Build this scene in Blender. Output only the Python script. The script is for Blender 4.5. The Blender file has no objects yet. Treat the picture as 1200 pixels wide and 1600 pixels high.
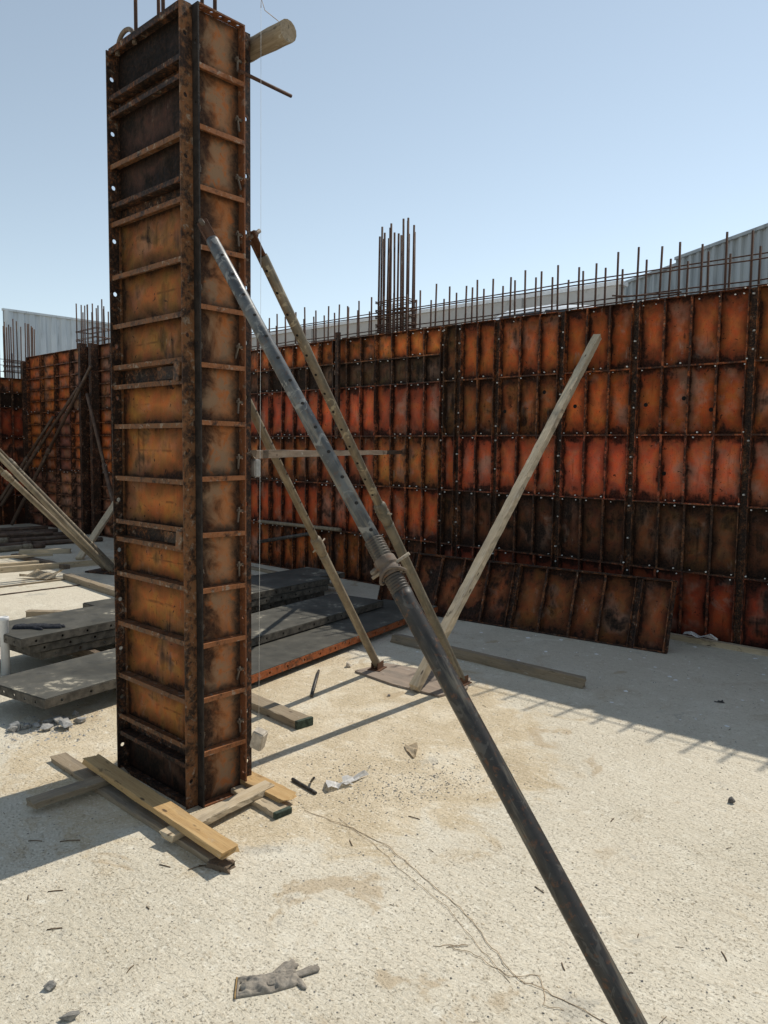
import bpy, bmesh, math, random
from mathutils import Vector, Matrix, Quaternion, noise
random.seed(7)
R = math.radians
scene = bpy.context.scene
COL = scene.collection

# ------------------------------------------------------------------ camera
# World frame: X runs along the big formwork wall (to the right), Y towards it,
# origin at the near corner of the column, z = 0 on the slab.  Metres.
cam_d = bpy.data.cameras.new('camera'); cam = bpy.data.objects.new('camera', cam_d); COL.objects.link(cam)
cam_d.sensor_fit = 'HORIZONTAL'; cam_d.sensor_width = 36.0; cam_d.lens = 36.0 * 1190 / 1200
cam_d.clip_start = 0.05; cam_d.clip_end = 2000
th, pitch, roll = R(47.368), R(4.686), R(0.7116)
right0 = Vector((math.sin(th), math.cos(th), 0)); fwd0 = Vector((-math.cos(th), math.sin(th), 0))
fwd = fwd0 * math.cos(pitch) + Vector((0, 0, -math.sin(pitch)))
up0 = fwd0 * math.sin(pitch) + Vector((0, 0, math.cos(pitch)))
right = right0 * math.cos(roll) + up0 * math.sin(roll)
up = up0 * math.cos(roll) - right0 * math.sin(roll)
m = Matrix((right, up, -fwd)).transposed().to_4x4(); m.translation = (2.909, -1.916, 1.6395)
cam.matrix_world = m
scene.camera = cam

# ------------------------------------------------------------------ sky, sun, exposure
SUN = Vector((0.05, 0.775, 1.0)).normalized()          # towards the sun
elev = math.asin(SUN.z); azim = math.atan2(SUN.x, SUN.y)
world = bpy.data.worlds.new('World'); scene.world = world; world.use_nodes = True
wn = world.node_tree.nodes; wl = world.node_tree.links; wn.clear()
sky = wn.new('ShaderNodeTexSky'); sky.sky_type = 'NISHITA'; sky.sun_disc = False
sky.sun_elevation = elev; sky.sun_rotation = azim
sky.altitude = 0; sky.air_density = 1.0; sky.dust_density = 0.05; sky.ozone_density = 1.0
bg = wn.new('ShaderNodeBackground'); bg.inputs['Strength'].default_value = 0.118
wo = wn.new('ShaderNodeOutputWorld')
hsv = wn.new('ShaderNodeHueSaturation'); hsv.inputs['Saturation'].default_value = 0.62; hsv.inputs['Hue'].default_value = 0.485
wl.new(sky.outputs[0], hsv.inputs['Color']); wl.new(hsv.outputs[0], bg.inputs[0]); wl.new(bg.outputs[0], wo.inputs[0])
sun_d = bpy.data.lights.new('sun', 'SUN'); sun_d.energy = 3.4; sun_d.angle = R(0.53); sun_d.color = (1.0, 0.94, 0.84)
sun = bpy.data.objects.new('sun', sun_d); COL.objects.link(sun)
sun.rotation_euler = SUN.to_track_quat('Z', 'Y').to_euler(); sun.location = SUN * 30
vs = scene.view_settings
vs.view_transform = 'Standard'; vs.look = 'None'; vs.gamma = 1.0; vs.exposure = 0.26; vs.use_curve_mapping = False

# ------------------------------------------------------------------ material helpers
class NT:
    def __init__(s, name):
        s.m = bpy.data.materials.new(name); s.m.use_nodes = True
        s.t = s.m.node_tree; s.n = s.t.nodes; s.l = s.t.links; s.n.clear()
        s.out = s.n.new('ShaderNodeOutputMaterial'); s.b = s.n.new('ShaderNodeBsdfPrincipled')
        s.l.new(s.b.outputs[0], s.out.inputs[0])
        s.b.inputs['Specular IOR Level'].default_value = 0.35
    def put(s, sock, v):
        if isinstance(v, bpy.types.NodeSocket): s.l.new(v, sock)
        elif isinstance(v, (tuple, list)) and len(v) == 3 and sock.type == 'RGBA': sock.default_value = (*v, 1)
        else: sock.default_value = v
    def pos(s): return s.n.new('ShaderNodeNewGeometry').outputs['Position']
    def obj(s): return s.n.new('ShaderNodeTexCoord').outputs['Object']
    def info(s): return s.n.new('ShaderNodeObjectInfo')
    def uv(s): return s.n.new('ShaderNodeTexCoord').outputs['UV']
    def scale(s, vec, sc):
        n = s.n.new('ShaderNodeVectorMath'); n.operation = 'MULTIPLY'; s.l.new(vec, n.inputs[0]); n.inputs[1].default_value = sc; return n.outputs[0]
    def vadd(s, a, b):
        n = s.n.new('ShaderNodeVectorMath'); n.operation = 'ADD'; s.put(n.inputs[0], a); s.put(n.inputs[1], b); return n.outputs[0]
    def noise(s, vec, sc, det=4, rough=.55, dist=0):
        n = s.n.new('ShaderNodeTexNoise'); s.l.new(vec, n.inputs['Vector'])
        n.inputs['Scale'].default_value = sc; n.inputs['Detail'].default_value = det
        n.inputs['Roughness'].default_value = rough; n.inputs['Distortion'].default_value = dist
        return n.outputs['Fac']
    def vor(s, vec, sc, feat='F1'):
        n = s.n.new('ShaderNodeTexVoronoi'); n.feature = feat; s.l.new(vec, n.inputs['Vector']); n.inputs['Scale'].default_value = sc
        return n.outputs['Distance']
    def math(s, op, a, b=0.0, c=None):
        n = s.n.new('ShaderNodeMath'); n.operation = op; s.put(n.inputs[0], a); s.put(n.inputs[1], b)
        if c is not None: s.put(n.inputs[2], c)
        return n.outputs[0]
    def ramp(s, v, lo, hi, a=0.0, b=1.0, smooth=True):
        n = s.n.new('ShaderNodeMapRange'); n.interpolation_type = 'SMOOTHSTEP' if smooth else 'LINEAR'
        s.put(n.inputs['Value'], v); n.inputs['From Min'].default_value = lo; n.inputs['From Max'].default_value = hi
        n.inputs['To Min'].default_value = a; n.inputs['To Max'].default_value = b
        return n.outputs['Result']
    def mix(s, f, a, b, mode='MIX'):
        n = s.n.new('ShaderNodeMix'); n.data_type = 'RGBA'; n.blend_type = mode
        s.put(n.inputs['Factor'], f); s.put(n.inputs['A'] if False else n.inputs[6], a); s.put(n.inputs[7], b)
        return n.outputs[2]
    def sep(s, v):
        n = s.n.new('ShaderNodeSeparateXYZ'); s.l.new(v, n.inputs[0]); return n.outputs
    def bump(s, h, strength=.3, dist=.01):
        n = s.n.new('ShaderNodeBump'); n.inputs['Strength'].default_value = strength; n.inputs['Distance'].default_value = dist
        s.l.new(h, n.inputs['Height']); s.l.new(n.outputs[0], s.b.inputs['Normal'])
    def done(s, col, rough=.7, metal=0.0):
        s.put(s.b.inputs['Base Color'], col); s.put(s.b.inputs['Roughness'], rough); s.put(s.b.inputs['Metallic'], metal)
        return s.m
M = {}

def mat_form(name, edge_w=.22, seam=False, wash=.25, asp=1.0, crust=.7):
    """old painted steel form: paint colour from the object's colour, alpha = how grimy it is; oil and soot stains, rust, cement"""
    t = NT(name); p = t.pos(); oi = t.info()
    uvs = t.sep(t.uv()); u, v = uvs[0], uvs[1]
    eu = t.math('MINIMUM', u, t.math('SUBTRACT', 1, u)); ev = t.math('MINIMUM', v, t.math('SUBTRACT', 1, v))
    n_lo = t.noise(p, 2.8, 4, .6); n_soft = t.noise(p, 5.5, 4, .55, .6); n_mid = t.noise(p, 13, 5, .65, .5); n_hi = t.noise(p, 60, 4, .68)
    streak = t.noise(t.scale(p, (26, 26, 2.2)), 1.0, 5, .65)
    e = t.math('MINIMUM', t.math('MULTIPLY', eu, asp), ev)
    wob = t.math('ADD', t.math('MULTIPLY', t.math('SUBTRACT', n_soft, .5), .95), t.math('ADD', t.math('MULTIPLY', t.math('SUBTRACT', n_mid, .5), .45), t.math('MULTIPLY', t.math('SUBTRACT', streak, .5), .35)))
    grime = oi.outputs['Alpha']
    # oily film creeping in from the welds: one broad thin coat, one narrow thick one
    broad = t.ramp(t.math('ADD', e, t.math('MULTIPLY', wob, .55)), .0, edge_w * 2.0, .97, 0)
    thick = t.ramp(t.math('ADD', e, t.math('MULTIPLY', wob, .50)), .015, edge_w * .95, 1, 0)
    free = t.math('ADD', t.math('MULTIPLY', n_lo, .55), t.math('ADD', t.math('MULTIPLY', n_soft, .45), t.math('MULTIPLY', streak, .20)))
    s2 = t.ramp(t.math('ADD', free, t.math('MULTIPLY', t.math('SUBTRACT', grime, .5), .60)), .52, .74)
    st = t.math('MAXIMUM', t.math('MAXIMUM', t.math('MULTIPLY', broad, t.ramp(grime, 0, .7, .62, 1.0)), thick), s2)
    if seam:
        line = t.math('ABSOLUTE', t.math('SUBTRACT', t.math('ADD', v, t.math('MULTIPLY', t.math('SUBTRACT', n_mid, .5), .06)), .52))
        sm = t.math('MULTIPLY', t.ramp(line, .006, .05, 1, 0), t.ramp(n_soft, .40, .58))
        st = t.math('MAXIMUM', st, t.math('MULTIPLY', sm, .6))
    st = t.math('MULTIPLY', st, t.ramp(n_hi, .25, .75, .99, .90))
    paint = oi.outputs['Color']
    paint = t.mix(t.ramp(n_mid, .38, .66, 0, .75), paint, t.mix(1.0, paint, (1.15, .66, .40), 'MULTIPLY'))
    paint = t.mix(t.ramp(n_soft, .46, .64, 0, .6), paint, t.mix(1.0, paint, (.92, 1.22, .80), 'MULTIPLY'))
    paint = t.mix(t.math('MULTIPLY', t.ramp(n_lo, .50, .68), wash), paint, (.40, .255, .185))
    paint = t.mix(t.ramp(streak, .56, .72, 0, .55), paint, t.mix(1.0, paint, (.45, .38, .35), 'MULTIPLY'))
    paint = t.mix(t.math('MULTIPLY', t.ramp(n_hi, .56, .70), .55), paint, (.13, .042, .016))
    paint = t.mix(t.ramp(t.noise(p, 30, 3, .5, 1.0), .66, .72, 0, .9), paint, (.035, .018, .011))
    dark = t.mix(t.ramp(n_hi, .42, .75), (.0045, .0035, .0030), (.026, .013, .008))
    c = t.mix(st, paint, dark)
    c = t.mix(t.ramp(t.noise(p, 3.6, 5, .7, .3), .58, .72, 0, .55), c, t.mix(st, (.30, .21, .16), (.055, .045, .04)))
    splash = t.math('MULTIPLY', t.ramp(t.noise(t.scale(p, (9, 9, 3.5)), 1.3, 6, .72), .60, .76), t.ramp(streak, .42, .62, 0, crust))
    c = t.mix(splash, c, (.33, .28, .235))
    t.bump(t.math('ADD', t.math('MULTIPLY', n_hi, .6), n_mid), .4, .006)
    t.b.inputs['Specular IOR Level'].default_value = .14
    return t.done(c, t.ramp(n_mid, .3, .7, .85, .6))
M['plate'] = mat_form('painted_steel_plate', .25, False, .65)
M['plate_col'] = mat_form('column_steel_plate', .29, True, .45, 1.35, .9)
def mat_frame(name, dark=.62):
    t = NT(name); p = t.pos(); oi = t.info()
    n1 = t.noise(p, 8, 5, .66, .6); n2 = t.noise(p, 75, 4, .68); n3 = t.noise(p, 30, 5, .65, .4)
    c = t.mix(.25, oi.outputs['Color'], (.12, .05, .022))
    c = t.mix(t.ramp(n2, .45, .62, 0, .8), c, (.24, .088, .030))
    c = t.mix(t.math('MULTIPLY', t.ramp(n3, .56, .66), .75), c, (.33, .265, .20))
    n4 = t.math('ADD', t.math('MULTIPLY', n1, .55), t.math('MULTIPLY', t.noise(p, 34, 5, .7, .3), .45))
    c = t.mix(t.ramp(n4, .60 - .24 * dark, .74 - .24 * dark, .12, .93), c, t.mix(t.ramp(n2, .4, .7), (.009, .007, .006), (.045, .026, .017)))
    t.bump(t.math('ADD', n2, n3), .4, .005)
    t.b.inputs['Specular IOR Level'].default_value = .2
    return t.done(c, t.ramp(n1, .3, .7, .8, .55))
M['frame'] = mat_frame('rusty_steel_frame', .84)
M['rib_rust'] = mat_frame('worn_rust_rib', .42)
M['angle'] = mat_frame('blotched_edge_angle', .66)

def mat_face():
    t = NT('cement_dusted_face'); p = t.pos()
    a = t.noise(p, 1.6, 4, .6, .5); b = t.noise(p, 12, 5, .65); h = t.noise(p, 140, 3, .6)
    c = t.mix(t.ramp(a, .35, .65), (.060, .058, .050), (.105, .100, .085))
    c = t.mix(t.math('MULTIPLY', t.ramp(b, .50, .64), t.ramp(a, .52, .62, .05, .9)), c, (.40, .36, .28))
    c = t.mix(t.ramp(b, .44, .30, 0, .6), c, (.045, .043, .038))
    c = t.mix(t.ramp(h, .60, .70, 0, .5), c, (.06, .055, .05))
    t.b.inputs['Specular IOR Level'].default_value = .12
    t.bump(t.math('ADD', h, b), .25, .003)
    return t.done(c, t.ramp(b, .3, .7, .6, .85))
M['face'] = mat_face()

def mat_ground():
    t = NT('dusty_screed'); p = t.pos()
    big = t.noise(p, .55, 4, .6, .6); mid = t.noise(p, 2.6, 6, .66, .7); sm = t.noise(p, 19, 6, .70, .4); fine = t.noise(p, 95, 4, .72, .5); vf = t.noise(p, 260, 3, .7)
    rot = t.n.new('ShaderNodeMapping'); rot.inputs['Rotation'].default_value = (0, 0, R(62)); rot.inputs['Scale'].default_value = (7, 26, 7); t.l.new(p, rot.inputs[0])
    drag = t.noise(rot.outputs[0], 1.0, 6, .72, 1.6)
    # sandy dirt trodden in around the column and towards the wall
    cen = t.n.new('ShaderNodeVectorMath'); cen.operation = 'DISTANCE'; t.l.new(p, cen.inputs[0]); cen.inputs[1].default_value = (-.5, 1.0, 0)
    sand = t.ramp(t.math('ADD', cen.outputs['Value'], t.math('MULTIPLY', t.math('SUBTRACT', mid, .5), 1.6)), 1.35, 1.62, .95, 0)
    c = t.mix(t.ramp(big, .36, .66), (.525, .475, .385), (.465, .42, .335))
    c = t.mix(sand, c, t.mix(t.ramp(mid, .4, .6), (.445, .365, .250), (.53, .450, .330)))
    c = t.mix(t.ramp(mid, .52, .72, 0, .6), c, (.60, .56, .47))
    c = t.mix(t.ramp(mid, .43, .27, 0, .6), c, (.37, .295, .20))
    c = t.mix(t.math('MULTIPLY', t.ramp(drag, .54, .70), .45), c, (.33, .29, .225))
    c = t.mix(t.ramp(sm, .56, .70, 0, .5), c, (.38, .32, .235))
    c = t.mix(t.ramp(sm, .44, .30, 0, .6), c, (.66, .63, .55))
    clus = t.math('MULTIPLY', t.ramp(t.math('ADD', t.math('MULTIPLY', t.noise(p, 5, 5, .7), .6), t.math('MULTIPLY', drag, .4)), .38, .54, .15, 1), t.ramp(big, .3, .6, .75, 1))
    pit = t.math('MULTIPLY', t.ramp(fine, .575, .66), clus)
    c = t.mix(t.math('MULTIPLY', pit, .72), c, (.285, .240, .175))
    c = t.mix(t.math('MULTIPLY', t.ramp(fine, .44, .36), .5), c, (.69, .66, .58))
    c = t.mix(t.ramp(vf, .64, .76, 0, .35), c, (.28, .24, .18))
    c = t.mix(t.math('MULTIPLY', t.ramp(t.noise(p, 38, 5, .75, .8), .57, .66), t.ramp(drag, .42, .6, .1, .8)), c, (.32, .265, .185))
    bl = t.ramp(t.noise(p, 1.7, 6, .62, 1.0), .615, .665, 0, .60)
    c = t.mix(bl, c, (.36, .275, .175))
    bl2 = t.ramp(t.noise(p, 2.9, 6, .6, .6), .64, .68, 0, .5)
    c = t.mix(bl2, c, (.33, .31, .27))
    scr = t.n.new('ShaderNodeMapping'); scr.inputs['Rotation'].default_value = (0, 0, R(-28)); scr.inputs['Scale'].default_value = (1.2, 60, 1); t.l.new(p, scr.inputs[0])
    c = t.mix(t.math('MULTIPLY', t.ramp(t.noise(scr.outputs[0], 1.0, 3, .6, .8), .64, .70), t.ramp(mid, .45, .6, 0, .55)), c, (.62, .59, .52))
    hgt = t.math('ADD', t.math('MULTIPLY', sm, .9), t.math('ADD', t.math('MULTIPLY', drag, .45), t.math('SUBTRACT', t.math('MULTIPLY', vf, .15), t.math('MULTIPLY', pit, .55))))
    c = t.mix(1.0, c, (1.21, 1.205, 1.18), 'MULTIPLY')
    t.bump(hgt, .8, .014)
    t.b.inputs['Specular IOR Level'].default_value = .12
    return t.done(c, .93)
M['ground'] = mat_ground()

def mat_soil():
    t = NT('dry_soil'); p = t.pos(); a = t.noise(p, .8, 5, .6); b = t.noise(p, 12, 5, .65)
    c = t.mix(t.ramp(a, .35, .65), (.34, .27, .19), (.43, .36, .26)); c = t.mix(t.ramp(b, .55, .7, 0, .5), c, (.2, .16, .11))
    t.bump(b, .5, .02); return t.done(c, .95)
M['soil'] = mat_soil()

def mat_wood(name, c1, c2, c3, grey=.3):
    t = NT(name); o = t.obj(); oi = t.info()
    off = t.n.new('ShaderNodeCombineXYZ'); t.l.new(t.math('MULTIPLY', oi.outputs['Random'], 37), off.inputs[0]); t.l.new(t.math('MULTIPLY', oi.outputs['Random'], 11), off.inputs[1])
    q = t.vadd(o, off.outputs[0])
    g = t.noise(t.scale(q, (2.0, 45, 45)), 1.0, 5, .6, .6); k = t.noise(t.scale(q, (4, 9, 9)), 1.0, 4, .6); f = t.noise(t.scale(q, (14, 260, 260)), 1.0, 3, .6)
    c = t.mix(t.ramp(g, .35, .65), c1, c2); c = t.mix(t.ramp(f, .52, .7, 0, .5), c, c3)
    c = t.mix(t.math('MULTIPLY', t.ramp(k, .50, .70), grey), c, (.16, .14, .115))
    kn = t.ramp(t.vor(t.scale(q, (5, 14, 14)), 1.0), .13, .06, 0, .85); c = t.mix(kn, c, (.06, .035, .02))
    c = t.mix(t.ramp(t.noise(t.scale(q, (7, 22, 22)), 1.0, 5, .7, .5), .60, .68, 0, .7), c, tuple(x * .32 for x in c2))
    c = t.mix(t.ramp(t.noise(t.scale(q, (5, 12, 12)), 1.7, 5, .7), .62, .72, 0, .6), c, (.50, .47, .41))
    t.bump(t.math('ADD', g, t.math('MULTIPLY', f, .5)), .4, .004)
    return t.done(c, .85)
M['wood_yellow'] = mat_wood('fresh_pine', (.50, .33, .15), (.43, .27, .115), (.25, .14, .055), .30)
M['wood_pale'] = mat_wood('dusty_pine', (.50, .41, .285), (.43, .34, .22), (.26, .19, .11), .40)
M['wood_grey'] = mat_wood('weathered_timber', (.30, .24, .165), (.24, .185, .12), (.12, .09, .055), .6)
M['wood_dark'] = mat_wood('old_dark_timber', (.17, .125, .085), (.125, .09, .06), (.05, .035, .025), .5)
M['wood_brace'] = mat_wood('hewn_timber', (.52, .43, .30), (.43, .34, .225), (.22, .155, .09), .45)
M['ply'] = mat_wood('dirty_plywood', (.30, .235, .18), (.24, .19, .15), (.15, .11, .08), .5)

def mat_tube(name, base, alt, rust=.3, dust=.3, metal=.0, rough=.5, wear=None):
    t = NT(name); p = t.pos(); o = t.obj()
    a = t.noise(o, 9, 5, .62, .6); b = t.noise(o, 45, 4, .65); l = t.noise(t.scale(o, (30, 30, 3)), 1.0, 4, .6)
    c = t.mix(t.ramp(a, .38, .62), base, alt)
    c = t.mix(t.math('MULTIPLY', t.ramp(l, .52, .70), dust), c, (.36, .31, .23))
    c = t.mix(t.math('MULTIPLY', t.ramp(b, .55, .68), rust), c, (.15, .065, .028))
    if wear: c = t.mix(t.ramp(t.noise(o, 17, 4, .6, 1.2), .57, .63, 0, .85), c, wear)
    t.bump(t.math('ADD', b, a), .25, .003)
    return t.done(c, t.ramp(a, .3, .7, rough + .12, rough - .1), metal)
M['tube_galv'] = mat_tube('galvanised_tube', (.120, .128, .132), (.060, .066, .072), .35, .40, .15, .45, (.23, .23, .22))
M['tube_black'] = mat_tube('black_painted_tube', (.026, .025, .024), (.046, .041, .036), .6, .4, .1, .46, (.085, .078, .068))
M['tube_dusty'] = mat_tube('cement_dusted_tube', (.23, .19, .13), (.16, .13, .09), .45, .6, .1, .7)
M['tube_patchy'] = mat_tube('cement_splashed_tube', (.12, .105, .08), (.19, .155, .11), .4, .5, .1, .62, (.36, .31, .22))
M['tube_olive'] = mat_tube('olive_dusty_tube', (.095, .085, .062), (.15, .13, .095), .35, .45, .1, .6)
M['tube_brown'] = mat_tube('rusty_brown_tube', (.060, .038, .028), (.10, .062, .042), .6, .25, .1, .65)
M['rusty'] = mat_tube('rusted_iron', (.12, .055, .028), (.075, .036, .02), .6, .15, .1, .8)
M['collar'] = mat_tube('dusty_cast_collar', (.155, .118, .088), (.085, .064, .050), .6, .5, .1, .7)
M['thread'] = mat_tube('grimy_thread', (.085, .072, .058), (.055, .046, .038), .5, .35, .2, .6)
M['rebar'] = mat_tube('rusty_rebar', (.085, .042, .026), (.055, .028, .019), .5, .05, .1, .8)
M['rebar_new'] = mat_tube('bare_rebar', (.34, .29, .22), (.24, .19, .14), .4, .4, .1, .7)

def mat_plain(name, col, var=.25, rough=.8, sc=20, metal=0.0, bump=.2):
    t = NT(name); p = t.obj(); a = t.noise(p, sc, 5, .62); b = t.noise(p, sc * 6, 4, .6)
    c = t.mix(t.ramp(a, .35, .65), tuple(x * (1 - var) for x in col), tuple(min(1, x * (1 + var)) for x in col))
    c = t.mix(t.ramp(b, .58, .72, 0, .4), c, tuple(x * .55 for x in col))
    t.bump(t.math('ADD', a, b), bump, .003); return t.done(c, rough, metal)
M['pin'] = mat_plain('pale_grey', (.62, .60, .56), .15, .5)
M['flange_grey'] = mat_plain('cement_grey_flange', (.085, .075, .060), .4, .85, 14, 0, .4)
M['flange_shade'] = mat_plain('shade_black_flange', (.022, .016, .012), .5, .7, 18, 0, .4)  # near-black paints in the shade of the flange turned away from the sun
M['hole'] = mat_plain('hole_black', (.008, .007, .006), .1, .9)
M['stone'] = mat_plain('grey_stone', (.24, .225, .20), .3, .9, 40, 0, .5)
M['stone_dark'] = mat_plain('dark_stone', (.13, .12, .11), .35, .9, 40, 0, .5)
M['concrete'] = mat_plain('broken_concrete', (.33, .32, .30), .25, .9, 25, 0, .5)
M['block'] = mat_plain('mortar_block', (.48, .42, .34), .2, .9, 30, 0, .5)
M['pvc'] = mat_plain('white_plastic_pipe', (.66, .66, .65), .08, .45, 8)
M['white_scrap'] = mat_plain('white_scrap', (.80, .79, .77), .08, .7, 30)
M['sandy'] = mat_plain('sandy_clot', (.55, .46, .33), .2, .95, 40)
M['twig'] = mat_plain('dry_twig', (.14, .095, .055), .3, .9)
M['wire'] = mat_plain('tie_wire', (.42, .315, .205), .3, .7)
M['string'] = mat_plain('white_string', (.60, .60, .58), .1, .8)
M['glove_grey'] = mat_plain('grey_knit_cotton', (.255, .225, .185), .2, .95, 45, 0, .5)
M['glove_black'] = mat_plain('black_knit', (.022, .024, .03), .3, .9, 60, 0, .6)
M['cuff'] = mat_plain('tan_cuff', (.30, .20, .09), .2, .95, 60)
M['green_end'] = mat_plain('green_end_paint', (.040, .056, .040), .5, .8, 40)
M['beige'] = mat_plain('beige_render', (.47, .455, .43), .08, .9, 1.5)
M['car_paint'] = mat_plain('white_car_paint', (.80, .81, .82), .02, .25, 2, 0, 0)
M['car_glass'] = mat_plain('dark_car_glass', (.05, .065, .075), .1, .08, 2, 0, 0)
M['rubber'] = mat_plain('rubber', (.02, .02, .02), .2, .85)
M['white_post'] = mat_plain('white_post_paint', (.72, .74, .75), .06, .6)
def mat_hoard(name, c1, c2):
    t = NT(name); p = t.pos(); a = t.noise(t.scale(p, (3, 3, .5)), 1.0, 5, .6); b = t.noise(p, 9, 5, .6); c = t.noise(t.scale(p, (8, 8, .7)), 1.4, 4, .65)
    k = t.mix(t.ramp(a, .35, .65), c1, c2); k = t.mix(t.ramp(c, .54, .72, 0, .55), k, tuple(x * .45 for x in c2)); k = t.mix(t.ramp(b, .62, .75, 0, .3), k, (.30, .22, .15))
    return t.done(k, .6, .15)
M['hoard_grey'] = mat_hoard('grey_sheet_metal', (.36, .40, .42), (.27, .305, .33))
M['hoard_blue'] = mat_hoard('pale_blue_sheet_metal', (.52, .58, .62), (.44, .50, .55))

# ------------------------------------------------------------------ mesh helpers
class MB:
    def __init__(s): s.v = []; s.f = []; s.sm = []; s.uv = {}
    def face(s, idx, smooth=False, uv=None):
        if uv: s.uv[len(s.f)] = uv
        s.f.append(tuple(idx)); s.sm.append(smooth)
    def box(s, x0, x1, y0, y1, z0, z1):
        b = len(s.v)
        s.v += [(x0, y0, z0), (x1, y0, z0), (x1, y1, z0), (x0, y1, z0), (x0, y0, z1), (x1, y0, z1), (x1, y1, z1), (x0, y1, z1)]
        for q in ((3, 2, 1, 0), (4, 5, 6, 7), (0, 1, 5, 4), (1, 2, 6, 5), (2, 3, 7, 6), (3, 0, 4, 7)): s.face([b + i for i in q])
        return s
    def ring(s, c, ax1, ax2, r, n): 
        b = len(s.v)
        for i in range(n):
            a = 2 * math.pi * i / n; s.v.append(tuple(Vector(c) + ax1 * (r * math.cos(a)) + ax2 * (r * math.sin(a))))
        return b
    def tube(s, pts, r, n=12, caps=True, smooth=True):
        """pts: list of points; r: one radius or a list"""
        pts = [Vector(p) for p in pts]; rs = r if isinstance(r, (list, tuple)) else [r] * len(pts)
        rings = []; prev = None
        for i, p in enumerate(pts):
            d = (pts[min(i + 1, len(pts) - 1)] - pts[max(i - 1, 0)])
            d = d.normalized() if d.length > 1e-9 else Vector((0, 0, 1))
            a = prev - d * prev.dot(d) if prev else d.orthogonal()
            a.normalize(); prev = a; c = d.cross(a)
            rings.append(s.ring(p, a, c, rs[i], n))
        for i in range(len(rings) - 1):
            A, B = rings[i], rings[i + 1]
            for k in range(n):
                k2 = (k + 1) % n; s.face((A + k, A + k2, B + k2, B + k), smooth)
        if caps:
            s.face([rings[0] + k for k in reversed(range(n))]); s.face([rings[-1] + k for k in range(n)])
        return s
    def lathe(s, prof, n=20, smooth=True):
        """prof: (r, z) pairs round the local z axis; flat shaded joints come from doubled profile points"""
        rings = []
        for r_, z_ in prof: rings.append(s.ring((0, 0, z_), Vector((1, 0, 0)), Vector((0, 1, 0)), max(r_, 1e-4), n))
        for A, B in zip(rings, rings[1:]):
            for k in range(n):
                k2 = (k + 1) % n; s.face((A + k, A + k2, B + k2, B + k), smooth)
        s.face([rings[0] + k for k in reversed(range(n))]); s.face([rings[-1] + k for k in range(n)])
        return s
    def plate_uv(s, o, du, dv, nrm, t, ncell, gu=True):
        """thin plate from o spanning du, dv; front face cut into ncell cells along du, each with its own 0..1 UV"""
        o, du, dv, nrm = map(Vector, (o, du, dv, nrm))
        for k in range(ncell):
            a = o + du * (k / ncell); b_ = o + du * ((k + 1) / ncell); b = len(s.v)
            s.v += [tuple(a), tuple(b_), tuple(b_ + dv), tuple(a + dv)]
            s.face((b, b + 1, b + 2, b + 3), False, ((0, 0), (1, 0), (1, 1), (0, 1)))
        bk = len(s.v); off = nrm * -t
        s.v += [tuple(o + off), tuple(o + du + off), tuple(o + du + dv + off), tuple(o + dv + off)]
        s.face((bk + 3, bk + 2, bk + 1, bk), False, ((0, 0), (1, 0), (1, 1), (0, 1)))
        return s
    def holed(s, o, du, dv, nrm, t, centres, rad, n=8):
        """flat bar o + du (length) + dv (width), thickness t along nrm, with round holes at distances `centres` along du (middle of width or (c, w))"""
        o, du, dv, nrm = map(Vector, (o, du, dv, nrm)); L = du.length; W = dv.length; ux = du / L; uy = dv / W
        cs = [(c, W / 2) if not isinstance(c, tuple) else c for c in centres]; cs.sort()
        cuts = [0] + [(cs[i][0] + cs[i + 1][0]) / 2 for i in range(len(cs) - 1)] + [L]
        def quad(p):
            b = len(s.v); s.v.extend([tuple(x) for x in p]); s.face((b, b + 1, b + 2, b + 3))
        if not cs: cuts = [0, L]
        for i in range(len(cuts) - 1):
            x0, x1 = cuts[i], cuts[i + 1]
            if not cs:
                for side in (0, 1):
                    of = nrm * (t if side == 0 else 0); P = [o + of, o + du + of, o + du + dv + of, o + dv + of]; quad(P if side == 0 else P[::-1])
                continue
            cx, cy = cs[i]
            for side in (0, 1):
                of = o + nrm * (t if side == 0 else 0); outer = []; inner = []
                for k in range(n):
                    a = 2 * math.pi * (k + .5) / n; ca, sa = math.cos(a), math.sin(a)
                    inner.append(of + ux * (cx + rad * ca) + uy * (cy + rad * sa))
                    # project to the rectangle
                    kx = ((x1 - cx) / ca) if ca > 0 else ((x0 - cx) / ca); ky = ((W - cy) / sa) if sa > 0 else ((0 - cy) / sa)
                    q = min(kx, ky); outer.append((cx + q * ca, cy + q * sa))
                corners = [(x1, W), (x0, W), (x0, 0), (x1, 0)]
                b = len(s.v); s.v.extend([tuple(x) for x in inner]); s.v.extend([tuple(of + ux * a_ + uy * b_) for a_, b_ in outer]); 
                cb = len(s.v); s.v.extend([tuple(of + ux * a_ + uy * b_) for a_, b_ in corners])
                for k in range(n):
                    k2 = (k + 1) % n; A, B = outer[k], outer[k2]
                    f_ = [b + k, b + n + k]
                    def sd(p):
                        if abs(p[0] - x1) < 1e-7: return 0
                        if abs(p[1] - W) < 1e-7: return 1
                        if abs(p[0] - x0) < 1e-7: return 2
                        return 3
                    sa_, sb_ = sd(A), sd(B); q = sa_
                    while q != sb_:
                        f_.append(cb + q); q = (q + 1) % 4
                    f_ += [b + n + k2, b + k2]
                    s.face(f_ if side == 0 else f_[::-1])
                if side == 0: top_in = b
                else:
                    for k in range(n):
                        k2 = (k + 1) % n; s.face((top_in + k, top_in + k2, b + k2, b + k))
        T = nrm * t
        quad([o, o + du, o + du + T, o + T]); quad([o + dv + T, o + du + dv + T, o + du + dv, o + dv])
        quad([o + T, o + dv + T, o + dv, o]); quad([o + du, o + du + dv, o + du + dv + T, o + du + T])
        return s
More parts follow.
